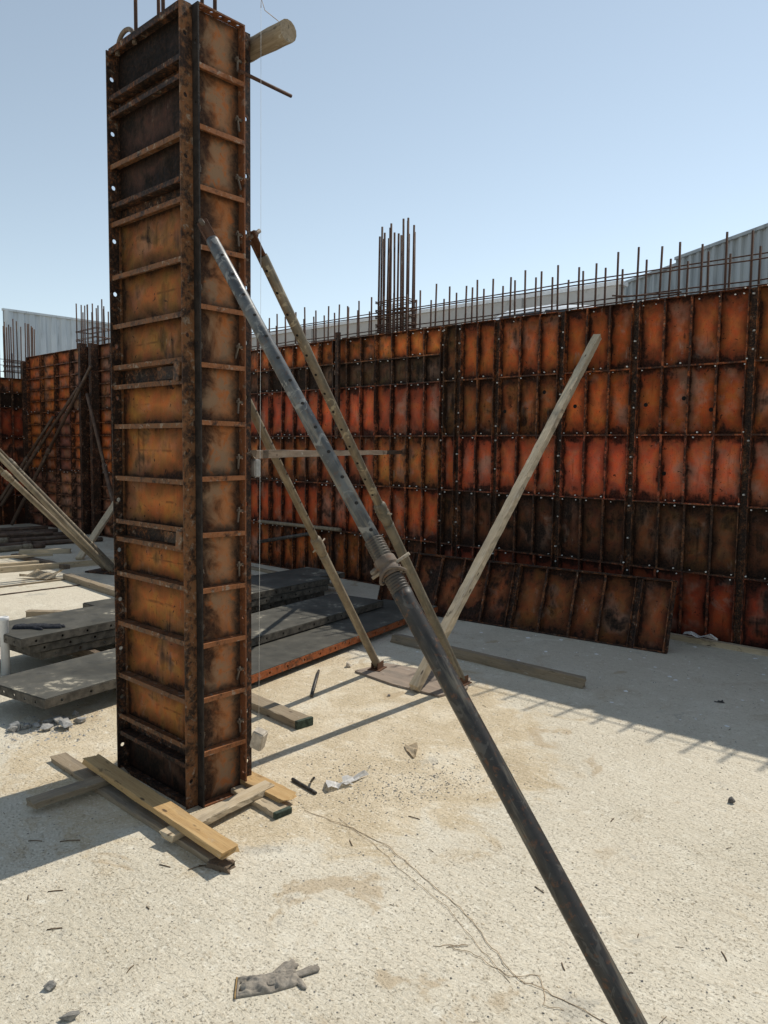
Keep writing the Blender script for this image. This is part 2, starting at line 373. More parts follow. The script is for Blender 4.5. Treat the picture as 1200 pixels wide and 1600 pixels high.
    def mesh(s, name, mat):
        me = bpy.data.meshes.new(name); me.from_pydata(s.v, [], s.f)
        me.polygons.foreach_set('use_smooth', s.sm)
        if s.uv:
            ul = me.uv_layers.new(name='UVMap')
            for fi, uvs in s.uv.items():
                for li, q in zip(me.polygons[fi].loop_indices, uvs): ul.data[li].uv = q
        if mat: me.materials.append(M[mat] if isinstance(mat, str) else mat)
        me.update(); return me
    def build(s, name, mat, parent=None, loc=(0, 0, 0), rot=None, color=None):
        return link(name, s.mesh(name, mat), parent, loc, rot, color)
def link(name, me, parent=None, loc=(0, 0, 0), rot=None, color=None):
    o = bpy.data.objects.new(name, me); COL.objects.link(o); o.location = loc
    if rot is not None:
        if isinstance(rot, Quaternion): o.rotation_mode = 'QUATERNION'; o.rotation_quaternion = rot
        else: o.rotation_euler = rot
    if parent: o.parent = parent
    if color: o.color = color
    return o
def thing(name, label, cat, loc=(0, 0, 0), rot=None, group=None):
    o = link(name, None, None, loc, rot); return tag(o, label, cat, group)
def tag(o, label, cat, group=None):
    o['label'] = label; o['category'] = cat
    if group: o['group'] = group
    return o
def structure(o): o['kind'] = 'structure'; return o
def stuff(o, label=None, cat=None):
    o['kind'] = 'stuff'
    if label: o['label'] = label; o['category'] = cat
    return o
def bevel_mesh(me, w=.003, seg=1):
    bm = bmesh.new(); bm.from_mesh(me)
    bmesh.ops.bevel(bm, geom=[e for e in bm.edges if e.is_manifold and e.calc_face_angle(0) > .5], offset=w, segments=seg, affect='EDGES', clamp_overlap=True)
    bm.to_mesh(me); bm.free(); return me

# ------------------------------------------------------------------ ground and terrain
g = MB(); g.v = [(-13.6, -60, 0), (60, -60, 0), (60, 5.2, 0), (-13.6, 5.2, 0)]; g.face((0, 1, 2, 3))
structure(g.build('ground', 'ground'))
STREET = 2.6
for bx_ in ((-120, 160, 5.2, 160, -1, STREET), (-120, -13.65, -60, 5.19, -1, STREET - .004)): g = MB(); g.box(*bx_); structure(g.build('terrain', 'soil'))

# ------------------------------------------------------------------ form panels
PD = .055          # depth of a panel frame
def panel_meshes(w, h, cells, horiz=False, mats=('plate', 'frame', 'frame'), cache={}):
    """panel in the local xz plane, x 0..w, z 0..h; frame front at y = 0, face plate at y = PD.  Ribs vertical, or horizontal if horiz."""
    key = (round(w, 3), round(h, 3), cells, horiz, mats)
    if key in cache: return cache[key]
    t = .007
    fr = MB(); fr.box(0, t, 0, PD, 0, h); fr.box(w - t, w, 0, PD, 0, h); fr.box(t, w - t, 0, PD, 0, t); fr.box(t, w - t, 0, PD, h - t, h)
    pl = MB()
    if horiz: pl.plate_uv((w - t, PD, t), (0, 0, h - 2 * t), (-(w - 2 * t), 0, 0), (0, -1, 0), .004, cells)
    else: pl.plate_uv((t, PD, t), (w - 2 * t, 0, 0), (0, 0, h - 2 * t), (0, -1, 0), .004, cells)
    rb = MB()
    if horiz: rb.box(t, w - t, .006, PD - .001, -.004, .004); rb.box(t, w - t, .003, .009, -.016, -.0041)
    else: rb.box(-.004, .004, .006, PD - .001, t, h - t); rb.box(.0041, .016, .003, .009, t, h - t)
    r = (fr.mesh('form_panel', mats[1]), pl.mesh('face_plate', mats[0]), rb.mesh('rib', mats[2]))
    cache[key] = r; return r
def add_panel(parent, w, h, cells, loc, color, horiz=False, rot=None, mats=('plate', 'frame', 'frame'), jit=0.0):
    fm, pm, rm = panel_meshes(w, h, cells, horiz, mats)
    p = link('form_panel', fm, parent, loc, rot, color)
    link('face_plate', pm, p, (0, 0, 0), None, color)
    for k in range(1, cells):
        q = k / cells
        link('rib', rm, p, (0, 0, q * h) if horiz else (q * w + random.uniform(-jit, jit), 0, 0), None, color)
    return p
def shade(c, a, j=.30):
    f = 1 + random.uniform(-j, j); return (c[0] * f, c[1] * f * random.uniform(.9, 1.1), c[2] * f * random.uniform(.85, 1.15), min(1, max(0, a + random.uniform(-.15, .15))))
ORANGE = (.50, .145, .042); RED = (.60, .140, .066); BROWN = (.38, .130, .050); DARK = (.19, .085, .040); MAROON = (.38, .085, .036); PALE = (.40, .185, .12)

def rails(wall, courses, x0, x1, step, rnd):
    """little pale dots along the joints, too small to pick apart: one part"""
    mb = MB()
    for z in courses:
        x = x0 + .06
        while x < x1:
            for dz in (-.022, .022):
                if rnd.random() < .45:
                    xx = x + rnd.uniform(-.03, .03); r = rnd.uniform(.0035, .0075)
                    mb.tube([(xx, -.010, z + dz), (xx, .004, z + dz)], r, 6)
            x += step
    o = mb.build('pale_dots', 'pin', wall); o['kind'] = 'stuff'; return o

TIES = ((-1.596, 2.051), (-1.131, 2.231), (-.786, 2.081), (-.075, 2.073), (-.161, 2.138), (.269, 2.12), (.12, 1.456), (.506, 2.015))   # old tie holes, x and z
# --- the long wall facing the camera (front of the forms at y = 4.764)
WY = 4.764
wallA = thing('formwork_wall', 'long rusty orange steel formwork wall with vertical ribs behind the column', 'formwork', (-2.41, WY, 0))
rnd = random.Random(3)
GAP = .064
widths = [(.23, 1), (.5, 2), (.75, 3), (.75, 3), (1.0, 4), (.75, 3), (1.0, 4), (1.0, 4), (1.0, 4)]
courses = [(0, .6, MAROON, .40), (.6, .6, DARK, .66), (1.2, .6, RED, .20), (1.8, .6, BROWN, .50), (2.4, .6, ORANGE, .36)]
x = 0
for wi, (w, n) in enumerate(widths):
    for ci, (z, h, c, a) in enumerate(courses):
        cc, aa = c, a
        if wi == 0 and ci in (4, 3): cc, aa = DARK, .62
        if wi == 1 and ci == 3: cc = BROWN
        if wi >= 3 and ci == 3: cc, aa = (.52, .135, .040), .42
        add_panel(wallA, w - GAP, h, n, (x + GAP / 2, 0, z), shade(cc, aa), jit=.012)
    fs = MB(); fs.box(-GAP / 2 + .0005, GAP / 2 - .0005, .038, .05, 0, 3.0)
    fs.build('filler_strip', 'frame', wallA, (x, 0, 0), None, (.05, .03, .02, 1))
    x += w
fs.build('filler_strip', 'frame', wallA, (x, 0, 0), None, (.05, .03, .02, 1))
XR = x
lcourses = [(0, .6, (.40, .12, .04), .52), (.6, .6, (.60, .13, .05), .28), (1.2, .6, (.46, .15, .06), .48), (1.8, .6, RED, .14), (2.4, .3, (.16, .09, .055), .62), (2.7, .3, (.52, .15, .05), .40)]
x = -.004
for k in range(6):
    for ci, (z, h, c, a) in enumerate(lcourses):
        add_panel(wallA, .99, h, 4, (x - 1.0, 0, z), shade(c, a), jit=.01)
    x -= 1.0
rails(wallA, [.6, 1.2, 1.8, 2.4, 2.975], 0, XR, .125, rnd)
rails(wallA, [.6, 1.2, 1.8, 2.4, 2.7, 2.98], -6, 0, .125, rnd)
# vertical rows of pale dots in the filler joints
mb = MB(); xx = 0
for w, n in widths:
    for z in range(20):
        if rnd.random() < .45: zz = .1 + z * .15; mb.tube([(xx + rnd.uniform(-.02, .02), .022, zz), (xx, .038, zz)], .008, 6)
    xx += w
mb.build('pale_dots', 'pin', wallA)['kind'] = 'stuff'
th_m = MB(); th_m.tube([(0, -.002, 0), (0, .004, 0)], .019, 12); th_me = th_m.mesh('tie_hole', 'hole')
for x_, z_ in TIES: link('tie_hole', th_me, wallA, (x_ + 2.41, PD - .002, z_))
# back sheet of the same wall, street side
bk = MB(); bk.box(-6, XR, .31, .365, 0, 2.985); bk.build('back_sheet', 'frame', wallA, (0, 0, 0), None, (.12, .07, .05, 1))
# short soldier channel fixed at the top of the left half
sc = MB(); sc.box(-.028, .028, -.045, -.004, 0, 1.30); sc.box(-.04, .04, -.052, -.044, .78, .84); sc.box(-.04, .04, -.052, -.044, .10, .15)
sc.build('soldier_channel', 'frame', wallA, (-1.62, 0, 1.78), None, (.05, .035, .03, 1))

# --- the taller wall on the far left, its panels stood on end
wallB = thing('formwork_wall', 'taller far-left formwork wall of pale orange cells with horizontal ribs', 'formwork', (-13.36, WY, 0))
bx = [0, .68, 1.32, 1.98, 2.62, 3.02, 3.56, 4.2, 4.9]
zz = [0, 1.15, 2.30, 3.45]
for i in range(len(bx) - 1):
    for j in range(3):
        add_panel(wallB, bx[i + 1] - bx[i] - .05, 1.145, 5, (bx[i] + .025, 0, zz[j]), shade(PALE if random.random() < .8 else ORANGE, .46), True)
    fs = MB(); fs.box(-.024, .024, .04, .052, 0, 3.45); fs.build('filler_strip', 'frame', wallB, (bx[i], 0, 0), None, (.05, .03, .02, 1))
rails(wallB, [1.15, 2.3], 0, 4.9, .16, rnd)
for xa_, xb_, zt_ in ((2.62, 2.70, 3.5), (3.02, 3.12, 3.46)): pb = MB(); pb.box(xa_, xb_, -.14, -.003, 0, zt_); pb.build('soldier_channel', 'frame', wallB, (0, 0, 0), None, (.05, .03, .025, 1))
# --- return wall at the far left edge (its face looks along +x)
cp = MB(); cp.box(-.10, .02, -.07, .06, 0, 3.35); cp.build('corner_post', 'frame', wallB, (0, 0, 0), None, (.05, .03, .025, 1))
wallC = thing('formwork_wall', 'lower dark red formwork wall at the left edge, turning towards the camera', 'formwork', (-13.36, WY, 0), (0, 0, R(90)))
for k in range(4):
    for ci, (z, h, c, a) in enumerate(lcourses):
        add_panel(wallC, .985, h, 4, (-.02 - 1.0 * (k + 1), 0, z), shade({3: MAROON, 5: BROWN}.get(ci, c), a + .12))
rails(wallC, [.6, 1.2, 1.8, 2.4, 2.7, 2.98], -4, 0, .125, rnd)

# ------------------------------------------------------------------ the column form
CH = 3.5; CW, CT = .615, .246
AMBER = (.40, .17, .048); TAN = (.34, .20, .115)
colm = thing('column_formwork', 'tall rusty steel column form standing on timber in the foreground', 'column', (0, 0, 0))
holes = [.125 + .25 * i for i in range(14)]
FW = .060
# four continuous edge angles along the wide faces
for (xx, yy, sgn, dn) in ((0, 0, -1, 'a'), (-CW, 0, -1, 'b'), (0, CT, 1, 'c'), (-CW, CT, 1, 'd')):
    mb = MB(); x0 = xx if xx == 0 else xx - .007
    mb.holed((x0, yy, 0), (0, 0, CH), (0, sgn * FW, 0), (1, 0, 0), .007, [(h_, FW * .55) for h_ in holes], .011, 10)
    o = mb.build('edge_angle', 'frame' if dn != 'a' else 'angle', colm, (0, 0, 0), None, (.22, .11, .05, 1) if dn == 'a' else (.05, .035, .028, 1))
# wide face towards the camera's left (normal -y): six stacked panels between the angles
stack = [(0, .205, []), (.271, 1.195, [.5, .767, 1.018]), (1.261, 1.936, [1.491, 1.742]), (2.008, 2.708, [2.221, 2.455]), (2.772, 3.213, [2.973]), (3.270, 3.5, [])]
def wide_face(y0, sgn):
    for i, (z0, z1, ribs) in enumerate(stack):
        col = [(.11, .065, .04, .70), (*AMBER, .42), (*AMBER, .40), (.36, .150, .05, .46), (.085, .045, .034, .66), (.05, .034, .030, .74)][i]
        col = (col[0] * random.uniform(.9, 1.1), col[1], col[2], col[3])
        t = .008; d = .050; xa, xb = -CW + .0005, -.0005
        ya, yb = (y0 - d, y0) if sgn < 0 else (y0, y0 + d)
        fm = MB()
        for zc in (z0, z1 - t): fm.box(xa, xb, ya, yb, zc, zc + t)
        # lip on the outer edge of the end ribs
        fy = (ya, ya + .006) if sgn < 0 else (yb - .006, yb)
        fm.box(xa, xb, fy[0], fy[1], z0 + t, z0 + t + .014); fm.box(xa, xb, fy[0], fy[1], z1 - t - .014, z1 - t)
        for xs in (xa, xb - .005): fm.box(xs, xs + .005, *((yb - .010, yb - .0005) if sgn < 0 else (ya + .0005, ya + .010)), z0 + .001, z1 - .001)
        p = fm.build('form_panel', 'frame' if i in (0, 4, 5) else 'rib_rust', colm, (0, 0, 0), None, (.15, .075, .035, 1) if i in (1, 2, 3) else (.06, .035, .025, 1))
        edges = [z0 + t] + ribs + [z1 - t]; pm = MB()
        for a, b in zip(edges, edges[1:]):
            if sgn < 0: pm.plate_uv((xa, y0, a), (xb - xa, 0, 0), (0, 0, b - a), (0, -1, 0), .004, 1)
            else: pm.plate_uv((xb, y0, a), (xa - xb, 0, 0), (0, 0, b - a), (0, 1, 0), .004, 1)
        pm.build('face_plate', 'plate_col', p, (0, 0, 0), None, col)
        for z in ribs:
            rb = MB(); rb.box(xa, xb, ya + .0061, yb - .001, z - .004, z + .004) if sgn < 0 else rb.box(xa, xb, ya + .001, yb - .0061, z - .004, z + .004)
            rb.box(xa, xb, fy[0], fy[1], z - .018, z + .004)
            # a slightly bent bar
            o = rb.build('rib', 'rib_rust', p, (0, 0, 0), None, (.19, .10, .05, 1)); 
        # open joint to the next panel: set-back black strip stands in for its shade
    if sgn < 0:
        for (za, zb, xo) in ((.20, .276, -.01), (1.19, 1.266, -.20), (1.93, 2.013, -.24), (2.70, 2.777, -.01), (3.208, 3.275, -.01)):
            bl = MB(); bl.box(-CW + .008, -.008, y0 + .005, y0 + .009, za, zb); bl.build('gap_shade_strip', 'frame', colm, (0, 0, 0), None, (.02, .013, .010, 1))
            if xo < -.1: cv = MB(); cv.box(xo, -.008, y0 - .034, y0 - .030, za + .0135, zb - .0135); cv.build('joint_cover', 'frame', colm, (0, 0, 0), None, (.14, .075, .035, 1))
        return
    bl = MB(); yb2 = (y0 + .0055, y0 + .012) if sgn < 0 else (y0 - .012, y0 - .0055)
    bl.box(-CW + .002, -.002, yb2[0], yb2[1], .01, CH - .01); bl.build('backing_sheet', 'frame', colm, (0, 0, 0), None, (.03, .02, .015, 1))
wide_face(0, -1); wide_face(CT, 1)
# joint wedges seen in two of the gaps
for xx, z in ((-.045, 1.972), (-.04, 1.228)):
    mb = MB(); mb.box(-.022, .022, -.012, .012, -.045, .04); bevel = mb.mesh('joint_clamp', 'rib_rust'); bevel_mesh(bevel, .004)
    link('joint_clamp', bevel, colm, (xx, -.050, z), (0, R(6), 0), (.22, .13, .075, 1))
# narrow faces (normal +x seen, -x hidden)
def narrow_face(x0, sgn):
    d = .042; t = .007; ya, yb = .0005, CT - .0005
    xa, xb = (x0 + .0075, x0 + .0075 + d) if sgn > 0 else (x0 - .0075 - d, x0 - .0075)
    fm = MB()
    xf = x0 - .002 if sgn > 0 else xa; wf = d + .0095
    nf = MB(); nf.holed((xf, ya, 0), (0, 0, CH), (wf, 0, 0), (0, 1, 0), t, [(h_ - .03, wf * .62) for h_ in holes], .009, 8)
    for yy in (yb - t,):
        fm.holed((xf, yy, 0), (0, 0, CH), (wf, 0, 0), (0, 1, 0), t, [(h_ - .03, wf * .62) for h_ in holes], .009, 8)
    hz = [(.03 + .046 * i, d * .5) for i in range(5)]
    fm.holed((xa, ya + t, CH - .007), (0, yb - ya - 2 * t, 0), (d, 0, 0), (0, 0, 1), .007, hz, .0095, 8)
    fm.box(xa, xb, ya + t, yb - t, 0, .007)
    p = fm.build('form_panel', 'rib_rust', colm, (0, 0, 0), None, (.22, .085, .04, 1))
    nf.build('edge_flange', 'flange_shade', p)
    zs = [.007] + [.25 * i + .005 for i in range(1, 14)] + [CH - .007]
    xp = x0 + .0072 if sgn > 0 else x0 - .0072; pm = MB()
    for a, b in zip(zs, zs[1:]):
        if sgn > 0: pm.plate_uv((xp, ya + t, a), (0, yb - ya - 2 * t, 0), (0, 0, b - a), (1, 0, 0), .004, 1)
        else: pm.plate_uv((xp, yb - t, a), (0, -(yb - ya - 2 * t), 0), (0, 0, b - a), (-1, 0, 0), .004, 1)
    pm.build('face_plate', 'plate_narrow', p, (0, 0, 0), None, (*TAN, .30))
    rb = MB(); rb.box(xa + .0003, xb - .0061, ya + t, yb - t, -.004, .004); rb.box(xb - .006, xb, ya + t, yb - t, -.017, .004)
    if sgn < 0: rb = MB(); rb.box(xa, xb - .0003, ya + t, yb - t, -.004, .004)
    me = rb.mesh('rib', 'rib_rust')
    for z in zs[1:-1]: link('rib', me, p, (0, 0, z), (random.uniform(-.02, .02), 0, 0), (.36, .145, .06, 1))
    if sgn > 0:
        # wedge pins through the far flange, hook ends near the corner
        wp = MB(); wp.box(-.004, .004, -.030, .004, -.006, .006); wp.box(-.003, .003, -.024, -.016, -.055, .016); wp.box(-.011, .011, -.027, -.021, -.004, .004)
        wm = wp.mesh('wedge_pin', 'collar')
        hk = MB(); hk.box(-.003, .003, 0, .020, -.003, .003); hk.box(-.003, .003, .012, .018, -.018, .012)
        hm = hk.mesh('hook_pin', 'collar')
        for i, z in enumerate(holes):
            if i not in (0, 3): link('wedge_pin', wm, p, (x0 + .028, yb - t, z - .028), (random.uniform(-.15, .15), random.uniform(-.3, .3), 0))
            if i != 5: link('hook_pin', hm, p, (x0 + .026, ya + t, z - .04), (random.uniform(-.4, .4), 0, 0))
def mat_narrow():
    """bare tan steel with one ragged black oil film along the left weld of every cell"""
    t = NT('tan_steel_plate'); p = t.pos(); oi = t.info(); uvs = t.sep(t.uv()); u, v = uvs[0], uvs[1]
    n1 = t.noise(p, 6, 5, .6, .8); n2 = t.noise(p, 22, 5, .65, .5); n3 = t.noise(p, 80, 4, .65); st = t.noise(t.scale(p, (20, 20, 2)), 1.0, 4, .6)
    dv = t.math('MINIMUM', v, t.math('SUBTRACT', 1, v))
    s1 = t.ramp(t.math('ADD', u, t.math('MULTIPLY', t.math('SUBTRACT', n1, .5), 1.7)), .12, .58, 1, 0)
    s2 = t.ramp(t.math('ADD', t.math('SUBTRACT', 1, u), t.math('MULTIPLY', t.math('SUBTRACT', n2, .5), .35)), .02, .34, 1, 0)
    s3 = t.ramp(t.math('ADD', dv, t.math('MULTIPLY', t.math('SUBTRACT', n2, .5), .3)), .0, .22, .9, 0)
    s = t.math('MULTIPLY', t.math('MAXIMUM', s1, t.math('MAXIMUM', s2, s3)), .93)
    c = t.mix(t.ramp(n1, .36, .62), (.42, .165, .062), (.27, .165, .095)); c = t.mix(t.ramp(n2, .5, .66, 0, .85), c, (.40, .125, .035))
    c = t.mix(t.ramp(st, .55, .7, 0, .5), c, (.28, .14, .08))
    c = t.mix(t.ramp(n3, .60, .72, 0, .5), c, (.15, .06, .03))
    dk = t.mix(t.ramp(n3, .4, .65), (.012, .009, .008), (.055, .03, .018)); c = t.mix(s, c, dk)
    t.b.inputs['Specular IOR Level'].default_value = .15
    t.bump(t.math('ADD', n3, n2), .3, .005); return t.done(c, .72)
M['plate_narrow'] = mat_narrow()
narrow_face(0, 1); narrow_face(-CW, -1)
# top flange of the wide face, with bolt holes, and the lifting loop
mb = MB(); mb.holed((-CW + .001, -.0501, CH + .0005), (CW - .002, 0, 0), (0, .050, 0), (0, 0, 1), .007, [(.08 + .115 * i, .022) for i in range(5)], .010, 8)
mb.build('top_flange', 'frame', colm, (0, 0, 0), None, (.06, .04, .03, 1))
mb = MB(); mb.tube([(-.565 + .078 - .078 * math.cos(a), -.03, 3.47 + .085 * max(0, math.sin(a)) ** .8) for a in [math.pi * k / 14 for k in range(15)]], .0105, 10)
mb.build('lifting_loop', 'collar', colm)
# rebar of the column inside the form, sticking out of the top
cage = thing('column_rebar', 'five rusty rebar ends sticking out of the top of the tall column form', 'rebar', (-.3, .12, 3.2))
bar = MB(); bar.tube([(0, 0, 0), (0, 0, 1.0)], .009, 8); bm_ = bar.mesh('vertical_bar', 'rebar')
for xx, yy in ((-.536, .05), (-.676 + .11, .19), (-.297, .05), (-.212, .2), (-.112, .2)): link('vertical_bar', bm_, cage, (xx + .3, yy - .12, 0))

# ------------------------------------------------------------------ timber
def timber_mesh(L, w, t, seed=0, rough=.0025, ragged=.012, seg=14):
    r = random.Random(seed); mb = MB(); n = seg
    sect = [(-.5, 0), (-.42, .5), (.42, .5), (.5, 0)]
    sec = [(-.5, .06), (-.47, 0), (.47, 0), (.5, .06), (.5, .94), (.47, 1), (-.47, 1), (-.5, .94)]
    bow = r.uniform(-.004, .004) * L
    for i in range(n + 1):
        f = i / n; e = (i in (0, n))
        for (a, b) in sec:
            x = L * f + (r.uniform(-ragged, ragged) if e else 0)
            mb.v.append((x, a * w + bow * math.sin(math.pi * f) + r.uniform(-rough, rough), b * t + r.uniform(-rough, rough) * .6))
    k = len(sec)
    for i in range(n):
        for j in range(k):
            j2 = (j + 1) % k; mb.face((i * k + j, (i + 1) * k + j, (i + 1) * k + j2, i * k + j2))
    # ragged end: fan around a pushed-in centre
    for i, flip in ((0, False), (n, True)):
        c = len(mb.v); mb.v.append((L * i / n + r.uniform(-ragged, ragged), 0, t / 2))
        for j in range(k):
            j2 = (j + 1) % k; q = (i * k + j, i * k + j2, c); mb.face(q[::-1] if flip else q)
    return mb
def timber(label, p0, p1, w, t, mat, seed, cat='timber', name='timber', group=None, rough=.0025, seg=14, rollv=0.0, ragged=.012, end=None):
    """p0, p1: middle of the underside at both ends"""
    p0, p1 = Vector(p0), Vector(p1); d = p1 - p0; L = d.length
    xa = d.normalized(); za = Vector((0, 0, 1)); ya = za.cross(xa).normalized(); za = xa.cross(ya)
    if rollv: q = Quaternion(xa, rollv); ya = q @ ya; za = q @ za
    rot = Matrix((xa, ya, za)).transposed().to_quaternion()
    me = timber_mesh(L, w, t, seed, rough, ragged, seg)
    if end:
        o = thing(name, label, cat, p0, None, group); o.rotation_mode = 'QUATERNION'; o.rotation_quaternion = rot
        me.build('board', mat, o)
        e = MB(); e.box(L - .016, L + ragged + .002, -w / 2 - .0035, w / 2 + .0035, -.002 if p1.z > .003 else .0015, t + .0035); em = e.mesh('painted_end', end); bevel_mesh(em, .002); link('painted_end', em, o)
        return o
    o = me.build(name, mat, None, p0, rot); return tag(o, label, cat, group)
# around the foot of the column
timber('grey plank lying lowest beside the column foot, running under the yellow plank', (-.95, -.215, 0), (.47, -.215, 0), .085, .026, 'wood_grey', 1)
timber('pale timber sticking out to the left from under the yellow plank', (-.465, -.56, .028), (-.465, -.10, .028), .080, .028, 'wood_grey', 2)
timber('short pale batten crossing in front of the narrow column face', (.222, -.30, .028), (.150, .30, .028), .078, .028, 'wood_pale', 3)
timber('bright yellow pine plank lying along the wide face of the column foot', (-.675, -.172, .057), (.560, -.220, .057), .085, .028, 'wood_yellow', 4, ragged=.016)
timber('broken yellow board end poking out right of the column foot', (-.10, .285, .0275), (.305, .285, .0275), .10, .022, 'wood_yellow', 5, ragged=.03)
timber('short board with a green painted end right of the column foot', (.02, .215, 0), (.368, .205, 0), .085, .026, 'wood_pale', 6, end='green_end', ragged=.004)
timber('dark decayed timber stub at the near end of the yellow plank', (.47, -.245, 0), (.56, -.215, 0), .06, .022, 'wood_dark', 7, ragged=.02)
timber('plank with a green end lying behind the column towards the strewn panels', (-1.35, 1.05, 0), (-.385, .995, 0), .115, .048, 'wood_grey', 8, end='green_end', ragged=.004)
# in the shade
timber('long weathered timber lying on the shaded slab near the wall', (-1.35, 2.86, 0), (.44, 2.855, 0), .055, .075, 'wood_grey', 9, ragged=.03)
timber('timber rail along the foot of the formwork wall at the right', (.25, 4.71, 0), (4.4, 4.71, 0), .06, .045, 'wood_pale', 10)
timber('rough pale timber prop leaning against the formwork wall', (-.342, 1.96, .01), (-.505, 4.70, 2.685), .070, .060, 'wood_brace', 11, cat='timber brace', name='timber_brace', rough=.0030, seg=60)
timber('thin horizontal timber strut between the column and the wall at eye height', (.0, .32, 1.59), (-2.95, 4.74, 1.592), .032, .040, 'wood_dark', 12, cat='timber strut', name='timber_strut')
# left yard
timber('long pale timber crossing the sunny slab at the far left', (-7.55, .3, .0), (-6.95, 3.75, .0), .07, .075, 'wood_pale', 13)
timber('thin pale batten lying farthest back among the left timbers', (-8.30, 1.0, .09), (-7.95, 2.85, .06), .06, .03, 'wood_pale', 14)
timber('pale batten lying next to the thin one at the far left', (-7.85, .8, .0), (-7.6, 2.5, .0), .08, .06, 'wood_pale', 15)
timber('dark-ended timber lying across under the thin batten at the far left', (-8.55, 2.55, .0), (-7.0, 2.62, .0), .09, .055, 'wood_dark', 16)
timber('timber lying on the sunny slab running behind the column at the left', (-6.25, 2.27, 0), (-4.4, 2.15, 0), .09, .07, 'wood_grey', 17)
timber('thin lath lying nearest the camera on the sunny slab at the far left', (-6.2, .6, 0), (-6.2, 2.35, 0), .03, .018, 'wood_grey', 18)
timber('grey lath lying alone on the bright slab beyond the left panel stack', (-5.72, .6, 0), (-5.72, 2.2, 0), .018, .012, 'tube_brown', 19)
timber('short grey timber offcut behind the stacked panels at the left', (-4.42, 1.05, 0), (-4.05, 1.38, 0), .09, .07, 'wood_grey', 20)
timber('pale timber brace leaning on the far wall just left of the column', (-7.67, 3.12, 0), (-8.85, 4.70, 1.22), .10, .05, 'wood_pale', 21, cat='timber brace', name='timber_brace')
timber('pale offcut lying beside the pile of steel props', (-8.85, 2.75, 0), (-8.45, 3.35, 0), .10, .07, 'wood_pale', 22)
timber('batten lying behind the panel stack close to the wall foot', (-6.4, 4.45, 0), (-3.6, 4.30, 0), .06, .035, 'wood_grey', 23)
timber('batten lying slantwise behind the panel stack', (-6.3, 4.25, 0), (-4.6, 3.95, 0), .06, .035, 'wood_grey', 24)
# short thin stick left of the column, one end hidden by it
timber('thin dark stick on the slab just left of the column', (-1.05, .30, 0), (-.78, .18, 0), .022, .014, 'wood_dark', 25)
# plywood under the prop feet
ply = MB(); pts = [(-.96, 1.99), (-.93, 2.30), (-.25, 2.46), (-.12, 2.24), (-.16, 1.98), (-.55, 1.95)]
b = len(ply.v); ply.v += [(x_, y_, .0) for x_, y_ in pts] + [(x_, y_, .014) for x_, y_ in pts]; n_ = len(pts)
ply.face(range(n_)); ply.face([n_ + k for k in reversed(range(n_))])
for k in range(n_): ply.face((k, n_ + k, n_ + (k + 1) % n_, (k + 1) % n_))
tag(ply.build('plywood_sheet', 'ply', None, (0, 0, .002)), 'dirty plywood scrap under the feet of the two thinner props', 'plywood')
# round log and iron stick jutting from the column top
lg = MB(); rl = random.Random(5); pts = [(-.35 + .555 * k / 10, 0, 0) for k in range(11)]
lg.tube(pts, [.046 + rl.uniform(-.002, .002) for _ in pts], 14)
tag(lg.build('timber_log', 'wood_grey', None, (.0, .362, 3.475), (0, R(2), 0)), 'thick round timber end jutting out behind the column top', 'log')
st = MB(); st.tube([(0, 0, 0), (-.012, .31, 0)], .0085, 8)
tag(st.build('iron_stick', 'rebar', None, (.045, .215, 3.297)), 'thin iron rod sticking out below the log at the column top', 'rod')

